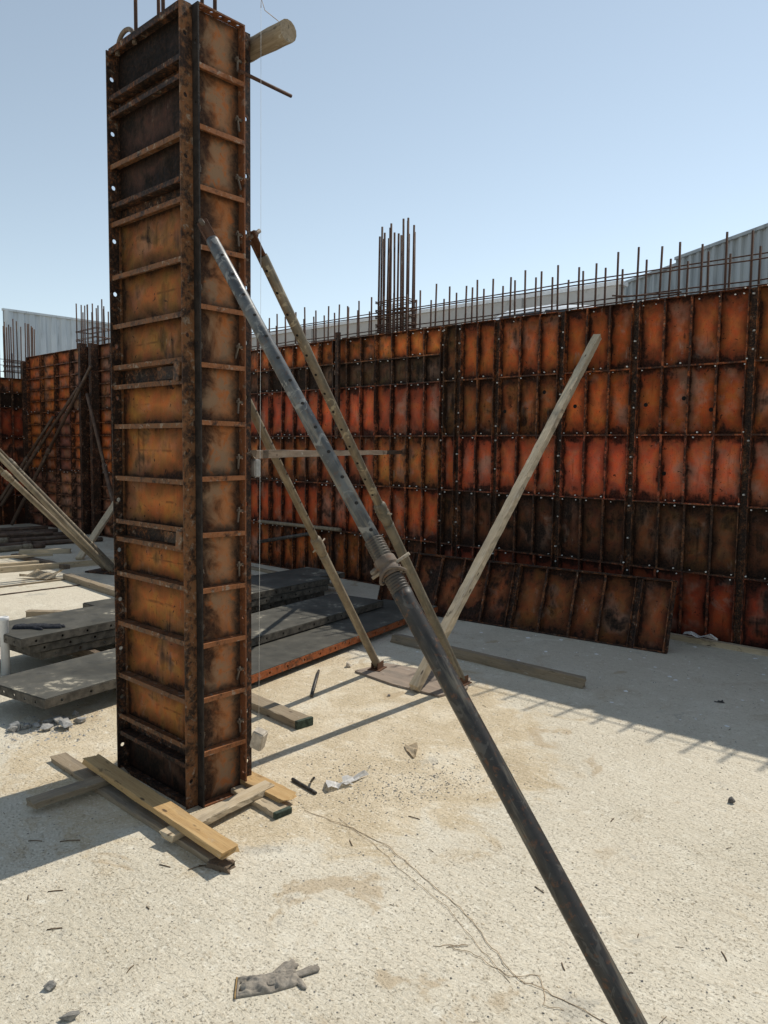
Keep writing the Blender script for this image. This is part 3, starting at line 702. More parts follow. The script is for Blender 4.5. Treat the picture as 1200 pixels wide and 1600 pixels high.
# ------------------------------------------------------------------ adjustable props
def rot_to(d): return Vector((0, 0, 1)).rotation_difference(Vector(d).normalized())
def prop(label, foot, top, ro, ri, zc, mo, mi, name='steel_prop', group=None, thread=True, tab=True, plate=True, holes_=True, spin=0.0, detail=True):
    """telescopic prop along its local z: outer tube, thread, collar, inner tube with holes"""
    foot, top = Vector(foot), Vector(top); d = top - foot; L = d.length; q = rot_to(d) @ Quaternion((0, 0, 1), spin)
    o = thing(name, label, 'prop', foot, None, group); o.rotation_mode = 'QUATERNION'; o.rotation_quaternion = q
    seg = 24 if detail else 12
    mb = MB(); mb.lathe([(ro, .0), (ro, .02), (ro, zc - .13), (ro * 1.03, zc - .125), (ro * 1.03, zc - .10)], seg); mb.build('outer_tube', mo, o)
    if thread:
        pr_ = []
        for k in range(20):
            z = zc - .10 + k * .0107; pr_ += [(ro * .91, z), (ro * .91, z + .001), (ro * 1.03, z + .004), (ro * 1.03, z + .0066), (ro * .91, z + .0100)]
        mb = MB(); mb.lathe(pr_, seg); th_ = mb.build('thread', 'thread', o)
        mb = MB(); mb.lathe([(ro * 1.05, zc - .036), (ro * 1.20, zc - .034), (ro * 1.20, zc - .033), (ro * 1.23, zc - .014), (ro * 1.22, zc - .012), (ro * 1.07, zc - .009), (ro * 1.07, zc + .002), (ro * 1.20, zc + .005), (ro * 1.20, zc + .007), (ro * 1.16, zc + .030), (ro * 1.15, zc + .032), (ro * 1.03, zc + .036)], seg); mb.build('collar', 'collar', o)
        pn = MB(); pn.tube([(-ro * 2.0, ro * .3, zc - .004), (ro * 2.6, -ro * .3, zc + .002)], .0062 if detail else .005, 8); pn.build('pin', 'rebar_new', o)
        if detail:
            lp = MB(); lp.tube([(ro * 1.42 * math.cos(a), ro * 1.42 * math.sin(a), zc - .030 - .010 * math.cos(a * 2)) for a in [2 * math.pi * k / 20 for k in range(21)]], .0055, 8); hl = lp.build('handle_ring', 'collar', o)
            kn = MB(); kn.lathe([(.004, -.016), (.011, -.012), (.012, .010), (.005, .016)], 10); kn.build('handle_knob', 'collar', o, (-ro * 1.45, ro * .2, zc + .012), (0, R(80), 0))
    else:
        mb = MB(); mb.lathe([(ro, zc - .1), (ro * 1.06, zc - .06), (ro * 1.22, zc - .05), (ro * 1.25, zc - .01), (ro * 1.08, zc), (ro * 1.22, zc + .01), (ro * 1.2, zc + .04), (ri, zc + .06)], seg); mb.build('collar', mo, o)
        pn = MB(); pn.tube([(-ro * 2.0, 0, zc - .02), (ro * 2.2, 0, zc - .014)], .005, 8); pn.build('pin', 'rebar_new', o)
    tl = .10 if tab else 0
    mb = MB(); mb.lathe([(ri, zc + .03), (ri, L - tl - .01), (ri * .97, L - tl)], seg); it = mb.build('inner_tube', mi, o)
    if holes_:
        hm = MB(); hm.tube([(0, -ri - .0006, 0), (0, ri + .0006, 0)], .0068, 10); hme = hm.mesh('pin_hole', 'hole'); z = zc + .14
        while z < L - tl - .05: link('pin_hole', hme, it, (0, 0, z), (0, 0, R(25))); z += .115
    if tab:
        mb = MB(); mb.box(-.024, .024, -.004, .004, L - tl - .05, L + .02); mb.box(-.024, -.018, -.016, .016, L - tl - .05, L - .02); mb.build('head_tab', 'rusty', o)
        bt = MB(); bt.tube([(0, -.03, L), (0, .05, L)], .010, 10); bt.tube([(0, .010, L), (0, .022, L)], .018, 6, smooth=False); bt.build('head_bolt', 'collar', o)
    if plate:
        bp = MB(); bp.box(-.065, .065, -.05, .05, 0, .006); bp.box(-.05, .05, -.0285, -.0225, .006, .055); bp.box(-.05, .05, .0225, .0285, .006, .055)
        pm = bp.build('base_plate', 'rusty', o); 
        az = math.atan2(d.y, d.x); pm.rotation_mode = 'QUATERNION'; pm.rotation_quaternion = q.inverted() @ Quaternion((0, 0, 1), az)
        pm.location = q.inverted() @ Vector((0, 0, -foot.z + .0165 if foot.z < .1 else -.03))
    return o
prop('big black prop with grey upper tube slanting across the foreground', (2.165, -.015, .02), (.075, .005, 2.585), .0335, .0275, 1.572, 'tube_black', 'tube_galv', spin=R(35))
prop('cement-splashed prop behind the big one, bolted to the far edge of the column', (-.21, 2.29, .045), (-.002, .325, 2.62), .0310, .0255, 1.56, 'tube_olive', 'tube_patchy', thread=False)
prop('thin dusty prop standing on plywood left of the big prop', (-.873, 2.14, .045), (-.28, .325, 2.16), .0285, .0235, 1.35, 'tube_dusty', 'tube_dusty', thread=False, spin=R(90))
# pair of pale props coming in from the left edge
prop('pale upper prop of the pair slanting in from the left edge', (-6.22, 2.86, .03), (-6.24, .30, 2.86), .034, .028, 2.45, 'tube_dusty', 'tube_dusty', thread=False, tab=False, holes_=False, group='left pair of props')
prop('pale lower prop of the pair slanting in from the left edge', (-6.46, 2.90, .03), (-6.50, .30, 2.70), .034, .028, 1.75, 'tube_dusty', 'tube_dusty', thread=False, tab=False, holes_=False, group='left pair of props')
prop('pale third prop beside the pair at the left edge', (-6.34, 2.98, .03), (-6.36, .36, 2.88), .030, .025, 1.9, 'tube_patchy', 'tube_dusty', thread=False, tab=False, holes_=False, group='left pair of props')
ps = MB(); ps.box(-.5, .5, -.16, .16, 0, .02); tag(ps.build('steel_plate', 'frame', None, (-6.15, 2.98, .001), (0, 0, R(20)), (.05, .045, .04, 1)), 'dark steel plate under the feet of the left prop pair', 'plate')
# dark props against the far-left wall
DG = 'dark props against the far-left wall'
for lab, f_, t_ in (('topmost dark rusty prop leaning on the far-left wall', (-13.15, 4.32, .03), (-10.15, 4.58, 3.05)), ('middle dark rusty prop leaning on the far-left wall', (-13.2, 4.14, .42), (-10.85, 4.68, 2.72)),
                    ('lowest dark rusty prop leaning on the far-left wall', (-13.2, 4.12, .52), (-11.95, 4.69, 2.2)), ('dark prop slanting down to the right from the far-left wall', (-8.1, 4.05, .03), (-10.32, 4.58, 2.56))):
    prop(lab, f_, t_, .036, .030, (Vector(t_) - Vector(f_)).length * .5, 'tube_brown', 'tube_brown', thread=False, tab=False, holes_=False, plate=False, group=DG, detail=False)
# pile of props lying on the slab
rp = random.Random(11); PG = 'steel props lying in a pile'
LYL = ['rusty prop lying at the back of the pile on the left', 'dark prop lying second from the back in the left pile', 'rusty prop lying across the middle of the left pile', 'brown prop lying third from the front in the left pile',
       'dark prop lying second from the front in the left pile', 'pinkish dusty prop lying at the front of the left pile', 'thick rusty prop lying on top of the left pile']
lie = [((-12.3, 2.2, .04), (-12.0, 4.55, .04)), ((-11.6, 2.0, .04), (-11.35, 4.45, .04)), ((-11.0, 1.9, .04), (-10.7, 4.5, .04)), ((-10.4, 1.9, .04), (-10.2, 4.3, .04)), ((-9.75, 2.0, .04), (-9.5, 4.4, .04)), ((-9.2, 1.8, .045), (-9.25, 3.3, .045)), ((-10.8, 1.8, .12), (-10.3, 3.9, .12))]
for k, (a, b_) in enumerate(lie):
    prop(LYL[k], a, b_, .046, .038, 1.15 + rp.uniform(-.2, .3), 'tube_dusty' if k in (0, 5, 2, 3) else 'tube_brown', 'tube_brown', thread=False, tab=False, holes_=False, plate=False, group=PG, detail=False)
for k, (a, b_, l) in enumerate((((-5.55, 4.70, .62), (-3.92, 4.70, .63), 'grey tube fixed level along the far wall behind the column'), ((-5.55, 4.68, .33), (-4.35, 4.68, .56), 'dark tube slanting under the level one on the far wall'))):
    mb = MB(); mb.tube([a, b_], .024, 14); tag(mb.build('steel_tube', 'tube_dusty' if k == 0 else 'tube_black'), l, 'tube')

# ------------------------------------------------------------------ panels lying on the slab
def lying(label, corner, ang, L, W, z, T=.06, side=(.20, .09, .05, 1), tilt=0.0, group='form panels lying flat', fmat='flange_grey'):
    """corner: front near corner; length runs along +y turned by ang, width towards -x; z = top"""
    o = thing('lying_form_panel', label, 'form panel', (corner[0], corner[1], z - T), (tilt, 0, R(ang)), group)
    mb = MB(); mb.box(-W + .004, -.004, .004, L - .004, T - .006, T); me = mb.mesh('face_plate', 'face'); bevel_mesh(me, .002); link('face_plate', me, o)
    t = .007; hs = [.11 + .2 * i for i in range(int((L - .1) / .2))]; hw = [.08 + .11 * i for i in range(int((W - .06) / .11))]
    hh = T - .0065
    for nm, oo, du, dv, nr, hc in (('f', (-t, 0, 0), (0, L, 0), (0, 0, hh), (1, 0, 0), hs), ('b', (-W, 0, 0), (0, L, 0), (0, 0, hh), (1, 0, 0), hs)):
        k = MB(); k.holed(oo, du, dv, nr, t, hc, .010, 8); k.build('edge_flange', fmat, o, (0, 0, 0), None, side)
    for y_ in (0.0003, L - t - .0003):
        k = MB(); k.holed((-W + t + .0003, y_, 0), (W - 2 * t - .0006, 0, 0), (0, 0, hh), (0, 1, 0), t, hw, .010, 8); k.build('edge_flange', fmat, o, (0, 0, 0), None, side)
    rb = MB(); rb.box(-W + t + .001, -t - .001, -.003, .003, .004, hh - .001); rm = rb.mesh('rib', 'frame'); n = int(L / .3)
    for i in range(1, n): link('rib', rm, o, (0, L * i / n, 0), None, (.06, .04, .03, 1))
    return o
lying('grey-faced steel panel with orange rusty edge lying right behind the column', (-1.065, .70, 0), 11.5, 3.28, .62, .105, side=(.48, .13, .045, 1), fmat='rib_rust')
lying('grey-faced panel lying nearest at the left, cement splashed on its face', (-1.43, -.075, 0), 9.8, 3.6, .62, .178, side=(.10, .085, .07, 1))
SG = 'stacked form panels'
lying('bottom panel of the stack at the left edge', (-2.50, .36, 0), 6.5, 3.1, .60, .17, side=(.11, .09, .07, 1), group=SG)
lying('middle panel of the stack at the left edge', (-2.47, .27, 0), 6.0, 3.2, .62, .235, side=(.12, .095, .075, 1), group=SG)
lying('top panel of the stack at the left edge, with black gloves on it', (-2.44, .20, 0), 6.5, 3.3, .62, .30, side=(.09, .08, .07, 1), group=SG)
lying('grey panel lying behind the stack towards the wall foot', (-3.12, 1.3, 0), 4.0, 2.9, .60, .22, side=(.07, .06, .05, 1))
# bearers under them
for k, (a, b_, l) in enumerate((((-3.2, .75, 0), (-2.3, .75, 0), 'timber bearer under the left panel stack'), ((-3.9, 3.2, 0), (-2.3, 3.25, 0), 'timber bearer under the far end of the panel stack'),
                               ((-2.15, .55, 0), (-1.50, .62, 0), 'timber bearer under the nearest left panel'), ((-2.75, 3.3, 0), (-1.72, 3.35, 0), 'timber bearer under the far ends of the front panels'), ((-1.85, 1.1, 0), (-1.15, 1.15, 0), 'timber bearer under the panel with the orange edge'))):
    timber(l, a, b_, .05, [.105, .105, .115, .041, .041][k], 'wood_dark', 40 + k, cat='bearer', name='timber_bearer')
# panel leaning at the wall foot: same frame as the wall's, tilted back
lp_ = thing('leaning_form_panel', 'low rusty form panel leaning back against the foot of the wall', 'form panel', (.475, 4.158, .011), (R(-19), 0, R(6.3)))
LW = 3.0; wl_ = .595; x = 0
for w, n in ((.30, 1), (1.15, 4), (1.15, 4), (.40, 1)):
    x -= w; add_panel(lp_, w - .05, wl_, n, (x + .025, 0, 0), shade((.31, .110, .045), .50), jit=.01)
for z_ in (-.010, wl_ + .001): fr = MB(); fr.box(x, 0, -.004, .058, z_, z_ + .009); fr.build('outer_rail', 'frame', lp_, (0, 0, 0), None, (.05, .03, .02, 1))
for xx in (0, -.30, -1.45, -2.6):
    fs = MB(); fs.box(xx - .024, xx + .024 if xx else .0, .03, .045, 0, wl_); fs.build('filler_strip', 'frame', lp_, (0, 0, 0), None, (.04, .025, .02, 1))
bp_ = MB(); bp_.box(-.05, .05, -.17, .14, 0, .42); tag(bp_.build('timber_block', 'wood_dark', None, (-.2, 4.58, 0)), 'timber block wedged behind the leaning form panel', 'timber')

# ------------------------------------------------------------------ starter bars and cages
sb = thing('wall_starter_bars', 'double row of rusty starter bars rising from the top of the long wall', 'rebar', (-2.41, 4.95, 2.0))
bar = MB(); bar.tube([(0, 0, 0), (0, 0, 1.40)], .0105, 7); bme = bar.mesh('vertical_bar', 'rebar')
rb_ = random.Random(21); x = -5.95
while x < 6.9:
    for dy, dx in ((-.06, 0), (.10, rb_.uniform(-.03, .03))):
        zt = (1.46 if dy < 0 else 1.40) + rb_.uniform(-.05, .05)
        link('vertical_bar', bme, sb, (x + dx + rb_.uniform(-.015, .015), dy, zt - 1.40), (rb_.uniform(-.015, .015), rb_.uniform(-.018, .018), 0))
    x += .198
for z, dy in ((1.03, -.077), (1.115, .117), (1.245, -.077), (1.325, .117)):
    pts = [(-6 + 12.9 * k / 24, dy + rb_.uniform(-.003, .003), z + rb_.uniform(-.008, .008)) for k in range(25)]
    mb = MB(); mb.tube(pts, .0065, 7); mb.build('horizontal_bar', 'rebar', sb)
mb = MB(); mb.tube([(1.95, -.09, 1.10), (2.1, -.092, 1.075), (2.6, -.092, 1.05)], .008, 7); mb.build('loose_bar', 'rebar', sb)
def cage_(label, cx, cy, z0, ztop, wx, wy, n, stir, seed, parts='vertical_bar'):
    r = random.Random(seed); o = thing('column_rebar_cage', label, 'rebar cage', (cx, cy, z0)); per = []
    for k in range(n):
        f = k / n * 4; s_ = int(f); q = f - s_
        px, py = [(-.5 + q, -.5), (.5, -.5 + q), (.5 - q, .5), (-.5, .5 - q)][s_]
        H = ztop - z0 + r.uniform(-.16, .05)
        mb = MB(); mb.tube([(px * wx, py * wy, 0), (px * wx + r.uniform(-.02, .02), py * wy + r.uniform(-.02, .02), H)], .0125, 8); mb.build('vertical_bar', 'rebar', o)
    for z in stir:
        for lay in range(2):
            zz_ = z - z0 + lay * .02; e = .018; mb = MB(); j = lambda: r.uniform(-.012, .012)
            mb.tube([(-wx / 2 - e, -wy / 2 - e, zz_ + j()), (wx / 2 + e, -wy / 2 - e, zz_ + j()), (wx / 2 + e, wy / 2 + e, zz_ + j()), (-wx / 2 - e, wy / 2 + e, zz_ + j()), (-wx / 2 - e, -wy / 2 - e, zz_ + .01)], .006, 6); mb.build('stirrup', 'rebar', o)
    return o
cage_('tall bundle of column bars rising above the middle of the long wall', -3.32, 5.02, 2.0, 4.32, .42, .20, 16, (3.05, 3.12, 3.22, 3.29, 3.39), 1)
cage_('bundle of column bars above the taller far-left wall', -11.0, 5.05, 2.4, 4.28, .75, .25, 14, (3.62, 3.78), 2)
cage_('bundle of column bars in front of the pale sheet hoarding at the left edge', -13.75, 4.80, 2.0, 4.22, .30, .50, 14, (3.16, 3.26, 3.36), 3)
cb = thing('wall_starter_bars', 'few low starter bars above the dark wall at the left edge', 'rebar', (-13.62, 4.2, 2.2))
for k in range(5): link('vertical_bar', bme, cb, (.0, -.6 + .25 * k, -.02 + .05 * (k % 2) - .05))
for z in (.95, 1.08, 1.2): mb = MB(); mb.tube([(.0, -.8, z), (.0, .9, z - .01)], .0065, 6); mb.build('horizontal_bar', 'rebar', cb)

# ------------------------------------------------------------------ street level: hoardings, wall, car
def corrugated(label, p0, p1, z0, z1, mat, pitch=.2, depth=.035, name='sheet_hoarding', posts=(), sheet=1.0):
    p0, p1 = Vector((*p0, 0)), Vector((*p1, 0)); d = p1 - p0; L = d.length; a = math.atan2(d.y, d.x)
    o = thing(name, label, 'hoarding', (p0.x, p0.y, z0), (0, 0, a)); ns = max(1, round(L / sheet)); sl = L / ns; pitch = sl / round(sl / pitch); H = z1 - z0; r = random.Random(int(L * 100))
    for s_ in range(ns):
        mb = MB(); prof = []; k = 0.0
        while k < sl - 1e-6:
            for f, y_ in ((0, 0), (.28, 0), (.38, 1), (.86, 1), (.96, 0)):
                xx = k + f * pitch
                if xx <= sl + .004: prof.append((xx, y_ * depth))
            k += pitch
        prof.append((sl + .006, 0)); n = len(prof)
        for z in (0, H): mb.v += [(x_, -y_, z) for x_, y_ in prof]
        for i in range(n - 1): mb.face((i, i + 1, n + i + 1, n + i))
        m0 = len(mb.v)
        for z in (0, H): mb.v += [(x_, -y_ + .004, z) for x_, y_ in prof]
        for i in range(n - 1): mb.face((m0 + i + 1, m0 + i, m0 + n + i, m0 + n + i + 1))
        for i in range(n - 1): mb.face((n + i, n + i + 1, m0 + n + i + 1, m0 + n + i))
        mb.build('sheet', mat, o, (s_ * sl, -.004 * (s_ % 2), 0), (0, r.uniform(-.004, .004), 0))
    cap = MB(); cap.box(-.02, L + .02, -.055, .03, H - .004, H + .045); cap.build('top_rail', mat, o)
    for px_, pm_ in posts: q = MB(); q.box(px_ - .045, px_ + .045, -.10, -.0405, 0, H + .02); q.build('post', pm_, o)
    return o
corrugated('grey corrugated sheet hoarding, the taller near length at the right edge', (1.6, 8.588), (-2.36, 10.945), STREET, 4.86, 'hoard_grey', .2, .04, posts=((2.0, 'hoard_grey'),))
corrugated('grey corrugated sheet hoarding, the lower far length behind the starter bars', (-2.40, 11.10), (-4.6, 12.41), STREET, 4.80, 'hoard_grey', .2, .04, posts=((2.05, 'white_post'),))
corrugated('pale blue corrugated sheet hoarding above the far-left walls', (-16.0, 5.36), (-16.0, 14.5), STREET, 4.78, 'hoard_blue', .26, .03, posts=((.05, 'hoard_blue'),), sheet=1.04)
# make the left hoarding's corrugation face the pit
bw = thing('boundary_wall', 'long beige rendered wall across the street behind the starter bars', 'wall', (-10.5, 10.4, STREET))
mb = MB(); mb.box(-14, 7.4, 0, .2, 0, 1.86); mb.build('wall_body', 'beige', bw)
mb = MB(); mb.box(-14.05, 7.45, -.04, .24, 1.861, 1.93); mb.build('coping', 'white_post', bw)
pier = MB(); pier.box(-.12, .12, -.06, -.002, 0, 1.858); pmz = pier.mesh('pier', 'beige')
for k in range(7): link('pier', pmz, bw, (-12 + 2.9 * k, 0, 0))

def car(label, loc, rz):
    o = thing('parked_car', label, 'car', loc, (0, 0, rz))
    # stations along x: (x, half width at sill, belt half width, roof half width, z bottom, z belt, z roof)
    S = [(-2.15, .70, .72, .66, .42, .62, .66), (-2.05, .80, .82, .70, .30, .80, .86), (-1.75, .84, .86, .72, .24, .90, 1.00), (-1.35, .85, .87, .62, .22, .94, 1.36), (-.6, .86, .88, .60, .22, .95, 1.47), (.2, .86, .88, .60, .22, .94, 1.46), (.75, .86, .88, .66, .22, .92, 1.16), (1.1, .86, .87, .74, .22, .90, .945), (1.7, .83, .84, .70, .24, .80, .85), (2.05, .76, .78, .64, .30, .66, .72), (2.15, .66, .68, .58, .38, .56, .60)]
    mb = MB(); rings = []
    for (x_, a, b_, c, z0, zb, zr) in S:
        sec = [(-a, z0), (-a * 1.01, z0 + .12), (-b_, (z0 + zb) / 2), (-b_ * .985, zb), (-c - .03, zb + (zr - zb) * .85), (-c * .8, zr - .01), (0, zr + .012), (c * .8, zr - .01), (c + .03, zb + (zr - zb) * .85), (b_ * .985, zb), (b_, (z0 + zb) / 2), (a * 1.01, z0 + .12), (a, z0)]
        rings.append(len(mb.v)); mb.v += [(x_, y_, z_) for y_, z_ in sec]
    n = 13
    for A, B in zip(rings, rings[1:]):
        for k in range(n): k2 = (k + 1) % n; mb.face((A + k, A + k2, B + k2, B + k), True)
    mb.face([rings[0] + k for k in reversed(range(n))]); mb.face([rings[-1] + k for k in range(n)])
    mb.build('body', 'car_paint', o)
    gl = MB()
    for sgn in (-1, 1):
        for xa, xb in ((-1.25, -.62), (-.56, .22), (.27, .70)):
            def sp(x_, f):
                for (p, q) in zip(S, S[1:]):
                    if p[0] <= x_ <= q[0]:
                        w = (x_ - p[0]) / (q[0] - p[0]); g_ = [p[i] + (q[i] - p[i]) * w for i in range(7)]
                        y0_, y1_ = g_[2] * .985, g_[3] + .03; z0_, z1_ = g_[5], g_[5] + (g_[6] - g_[5]) * .85
                        return (x_, sgn * (y0_ + (y1_ - y0_) * f + .004), z0_ + (z1_ - z0_) * f)
            b_ = len(gl.v); gl.v += [sp(xa, .10), sp(xb, .10), sp(xb, .9), sp(xa, .9)]; gl.face((b_, b_ + 1, b_ + 2, b_ + 3) if sgn < 0 else (b_ + 3, b_ + 2, b_ + 1, b_)); gl.build('window', 'car_glass', o); gl = MB()
    for (i, j) in ((5, 7), (3, 2)):
        P, Q = S[i], S[j]; pts = []
        for f, S_ in ((.08, (P, Q)), (.92, (P, Q))):
            x_ = P[0] + (Q[0] - P[0]) * f; w_ = P[3] + (Q[3] - P[3]) * f; z_ = P[6] + (Q[6] - P[6]) * f
            pts += [(x_, -w_ * .78, z_ + .012), (x_, w_ * .78, z_ + .012)]
        b_ = len(gl.v); gl.v += [pts[0], pts[1], pts[3], pts[2]]; gl.face((b_, b_ + 1, b_ + 2, b_ + 3)); gl.build('windscreen', 'car_glass', o); gl = MB()
    wm = MB(); wm.lathe([(.10, -.10), (.29, -.10), (.32, -.07), (.32, .07), (.29, .10), (.10, .10)], 22); wme = wm.mesh('wheel', 'rubber')
    rm_ = MB(); rm_.lathe([(.05, -.104), (.2, -.104), (.205, .104), (.05, .104)], 16); rme = rm_.mesh('rim', 'hoard_grey')
    for x_ in (-1.35, 1.35):
        for y_ in (-.78, .78): w = link('wheel', wme, o, (x_, y_, .32), (R(90), 0, 0)); link('rim', rme, w)
    for y_ in (-.52, .52):
        hl = MB(); hl.box(2.08, 2.13, y_ - .12, y_ + .12, .56, .66); hl.build('headlight', 'pin', o)
    return o
car('white parked car behind the starter bars, only its top showing', (-4.1, 9.35, STREET - .0), R(180)).scale = (1, 1, .93)

# ------------------------------------------------------------------ plumb line
ln = thing('plumb_line', 'thin white plumb string hanging beside the column with a mortar block on it', 'plumb line', (.135, .258, .25))
mb = MB(); mb.tube([(.0, .008, 3.30), (.003, .004, 2.2), (0, 0, 1.2), (-.002, -.006, .07)], .0007, 6); mb.build('string', 'string', ln)
mb = MB(); mb.tube([(.0, .008, 3.30), (-.006, .014, 3.345), (.012, .02, 3.29), (.02, .09, 3.27)], .0016, 6); mb.build('knot_wire', 'wire', ln)
wb = MB(); wb.box(-.030, .030, -.026, .026, -.05, .045); wme_ = wb.mesh('weight', 'block'); bevel_mesh(wme_, .006, 2)
link('weight', wme_, ln, (-.002, -.006, .03), (R(10), R(18), R(25)))
# small white foam piece stuck on the back angle of the column
wb = MB(); wb.box(-.028, .028, -.018, .018, -.042, .042); wme_ = wb.mesh('mortar_piece', 'concrete'); bevel_mesh(wme_, .006, 2)
tag(link('mortar_piece', wme_, None, (-.012, .342, 1.545), (R(3), R(4), 0)), 'small pale block wedged behind the column edge under the strut', 'block')

# ------------------------------------------------------------------ loose things on the slab
def rock(seed, sx, sy, sz, sub=2, amp=.35):
    """broken lump: hull of random points, chipped by noise so that it keeps flat facets and sharp edges"""
    r = random.Random(seed); bm = bmesh.new()
    for _ in range(15):
        v = Vector((r.gauss(0, 1), r.gauss(0, 1), r.gauss(0, 1))).normalized() * r.uniform(.8, 1.1); bm.verts.new(v)
    h = bmesh.ops.convex_hull(bm, input=bm.verts[:]); bmesh.ops.delete(bm, geom=[g_ for g_ in h['geom_interior'] if isinstance(g_, bmesh.types.BMVert)], context='VERTS')
    bmesh.ops.subdivide_edges(bm, edges=bm.edges[:], cuts=sub, use_grid_fill=True); o = Vector((seed * 3.1, seed * 1.7, 0))
    for v in bm.verts:
        n = noise.noise(v.co * 2.2 + o) * .16 + noise.noise(v.co * 5.5 + o) * .10; v.co *= 1 + n; v.co = Vector((v.co.x * sx, v.co.y * sy, v.co.z * sz))
    zmin = min(v.co.z for v in bm.verts)
    for v in bm.verts: v.co.z -= zmin * .85
    me = bpy.data.meshes.new('stone'); bm.to_mesh(me); bm.free(); return me
def stone(label, loc, s, seed, mat, rz=0, cat='stone', name='stone', group=None, sub=2):
    me = rock(seed, *s, sub=sub); me.materials.append(M[mat]); return tag(link(name, me, None, loc, (0, 0, rz)), label, cat, group)
stone('rough grey stone near the bottom left corner', (.70, -.985, 0), (.022, .017, .015), 1, 'stone', .5, sub=3)
stone('crumbly stone cut by the bottom edge at the left', (.865, -1.0, 0), (.028, .016, .014), 2, 'stone', 1.0, sub=3)
stone('dark stone alone on the bright slab at the right', (1.777, 1.755, 0), (.018, .015, .018), 3, 'stone_dark', 0, sub=3)
stone('small mortar lump beside the panel with the orange edge', (-1.10, 2.06, 0), (.030, .026, .024), 4, 'block', .3, cat='mortar lump')
stone('small dark stone on the sunny slab below the plywood scrap', (-.42, 1.93 - .16, 0), (.013, .012, .009), 5, 'stone_dark')
rr = random.Random(9)
for k in range(11):
    y_ = -.22 + .036 * k + rr.uniform(-.02, .02); s_ = rr.choice((.03, .04, .05)) * rr.uniform(.7, 1.15)
    stone('broken grey concrete chunk in the rubble heap left of the column', (-1.47 + rr.uniform(-.09, .13), y_, 0), (s_ * 1.15, s_ * .85, s_ * .62), 20 + k, 'concrete', rr.uniform(0, 6), cat='rubble', name='concrete_chunk', group='rubble heap left of the column')
def grit(name, mat, label, cat, n, area, smin, smax, seed, flat=.6, keep=None):
    r = random.Random(seed); mb = MB()
    for _ in range(n):
        for _t in range(20):
            x_, y_ = area(r)
            if keep is None or keep(x_, y_): break
        s_ = smin + (smax - smin) * r.random() ** 3; a = r.uniform(0, 6.3); b = len(mb.v); k = r.choice((4, 5))
        for i in range(k):
            q = a + 6.283 * i / k; rr_ = s_ * r.uniform(.7, 1.2); mb.v.append((x_ + rr_ * math.cos(q), y_ + rr_ * math.sin(q), 0))
        mb.v.append((x_ + r.uniform(-.3, .3) * s_, y_ + r.uniform(-.3, .3) * s_, s_ * flat * r.uniform(.6, 1.3)))
        for i in range(k): mb.face((b + i, b + (i + 1) % k, b + k))
    return stuff(mb.build(name, mat, None, (0, 0, .0006)), label, cat)
def near(r):
    # spread in front of the camera, denser close by
    d = 1.1 + 6.5 * r.random() ** 1.6; a = R(47.4 + 90) - R(90) + r.uniform(-.62, .62); f = fwd0 * math.cos(a - R(47.4)) + right0 * math.sin(a - R(47.4))
    return 2.909 + f.x * d, -1.916 + f.y * d
incol = lambda x_, y_: not (-.72 < x_ < .12 and -.12 < y_ < .4) and y_ < 4.7
grit('grit', 'stone', 'fine grey grit scattered over the dusty slab', 'grit', 5200, near, .0012, .0058, 1, .7, incol)
grit('grit', 'sandy', 'sandy crumbs scattered over the dusty slab', 'grit', 5200, near, .0014, .0065, 2, .6, incol)
grit('gravel_patch', 'stone', 'patch of grey gravel right of the paper scraps', 'gravel', 1000, lambda r: (lambda a, b: (.60 + .10 * a + .10 * b, .90 + .24 * a - .05 * b))(r.gauss(0, 1), r.gauss(0, 1)), .0015, .0068, 3, .7)
grit('gravel_patch', 'stone', 'grey crumbs between the column and the gravel on the slab', 'gravel', 260, lambda r: (.25 + r.gauss(0, .14), .80 + r.gauss(0, .22)), .002, .007, 4, .7)
grit('rubble_dust', 'concrete', 'fine grey rubble crumbs around the heap left of the column', 'rubble', 420, lambda r: (-1.42 + r.gauss(0, .11), -.06 + r.gauss(0, .16)), .003, .013, 5, .7)
grit('white_chips', 'white_scrap', 'tiny white chips scattered on the shaded slab by the wall', 'chips', 120, lambda r: (r.uniform(-1.2, 2.2), r.uniform(2.7, 4.6)), .007, .024, 6, .25)
# twigs, nails, tie-wire ends
r = random.Random(31); mb = MB()
def twig(x_, y_, L, a, rad=.0022): mb.tube([(x_ - L / 2 * math.cos(a), y_ - L / 2 * math.sin(a), rad), (x_, y_, rad + r.uniform(0, .004)), (x_ + L / 2 * math.cos(a + r.uniform(-.3, .3)), y_ + L / 2 * math.sin(a), rad)], rad, 5)
for x_, y_, L, a in ((.21, -.75, .05, 1.0), (.43, -.85, .05, .95), (1.78, .18, .04, 2.4), (2.14, .59, .045, 2.2), (.55, -.57, .02, 0), (.48, -.26, .09, .6), (.45, -.30, .07, 1.3), (.52, -.24, .06, 2.5), (1.1, .95, .05, .3), (1.45, 1.2, .04, 1.7), (.75, .25, .05, 2.6), (.8, .6, .06, .2), (.35, -.38, .05, .4), (-.1, -.55, .08, .9), (-.2, -.65, .06, .7), (1.5, .5, .05, 2.9)): twig(x_, y_, L, a, .002)
for _ in range(70):
    x_, y_ = near(r)
    if incol(x_, y_): twig(x_, y_, r.uniform(.015, .05), r.uniform(0, 3.1), r.uniform(.0008, .0016))
stuff(mb.build('twigs', 'twig'), 'dark twigs, nails and wire ends scattered on the slab', 'debris')
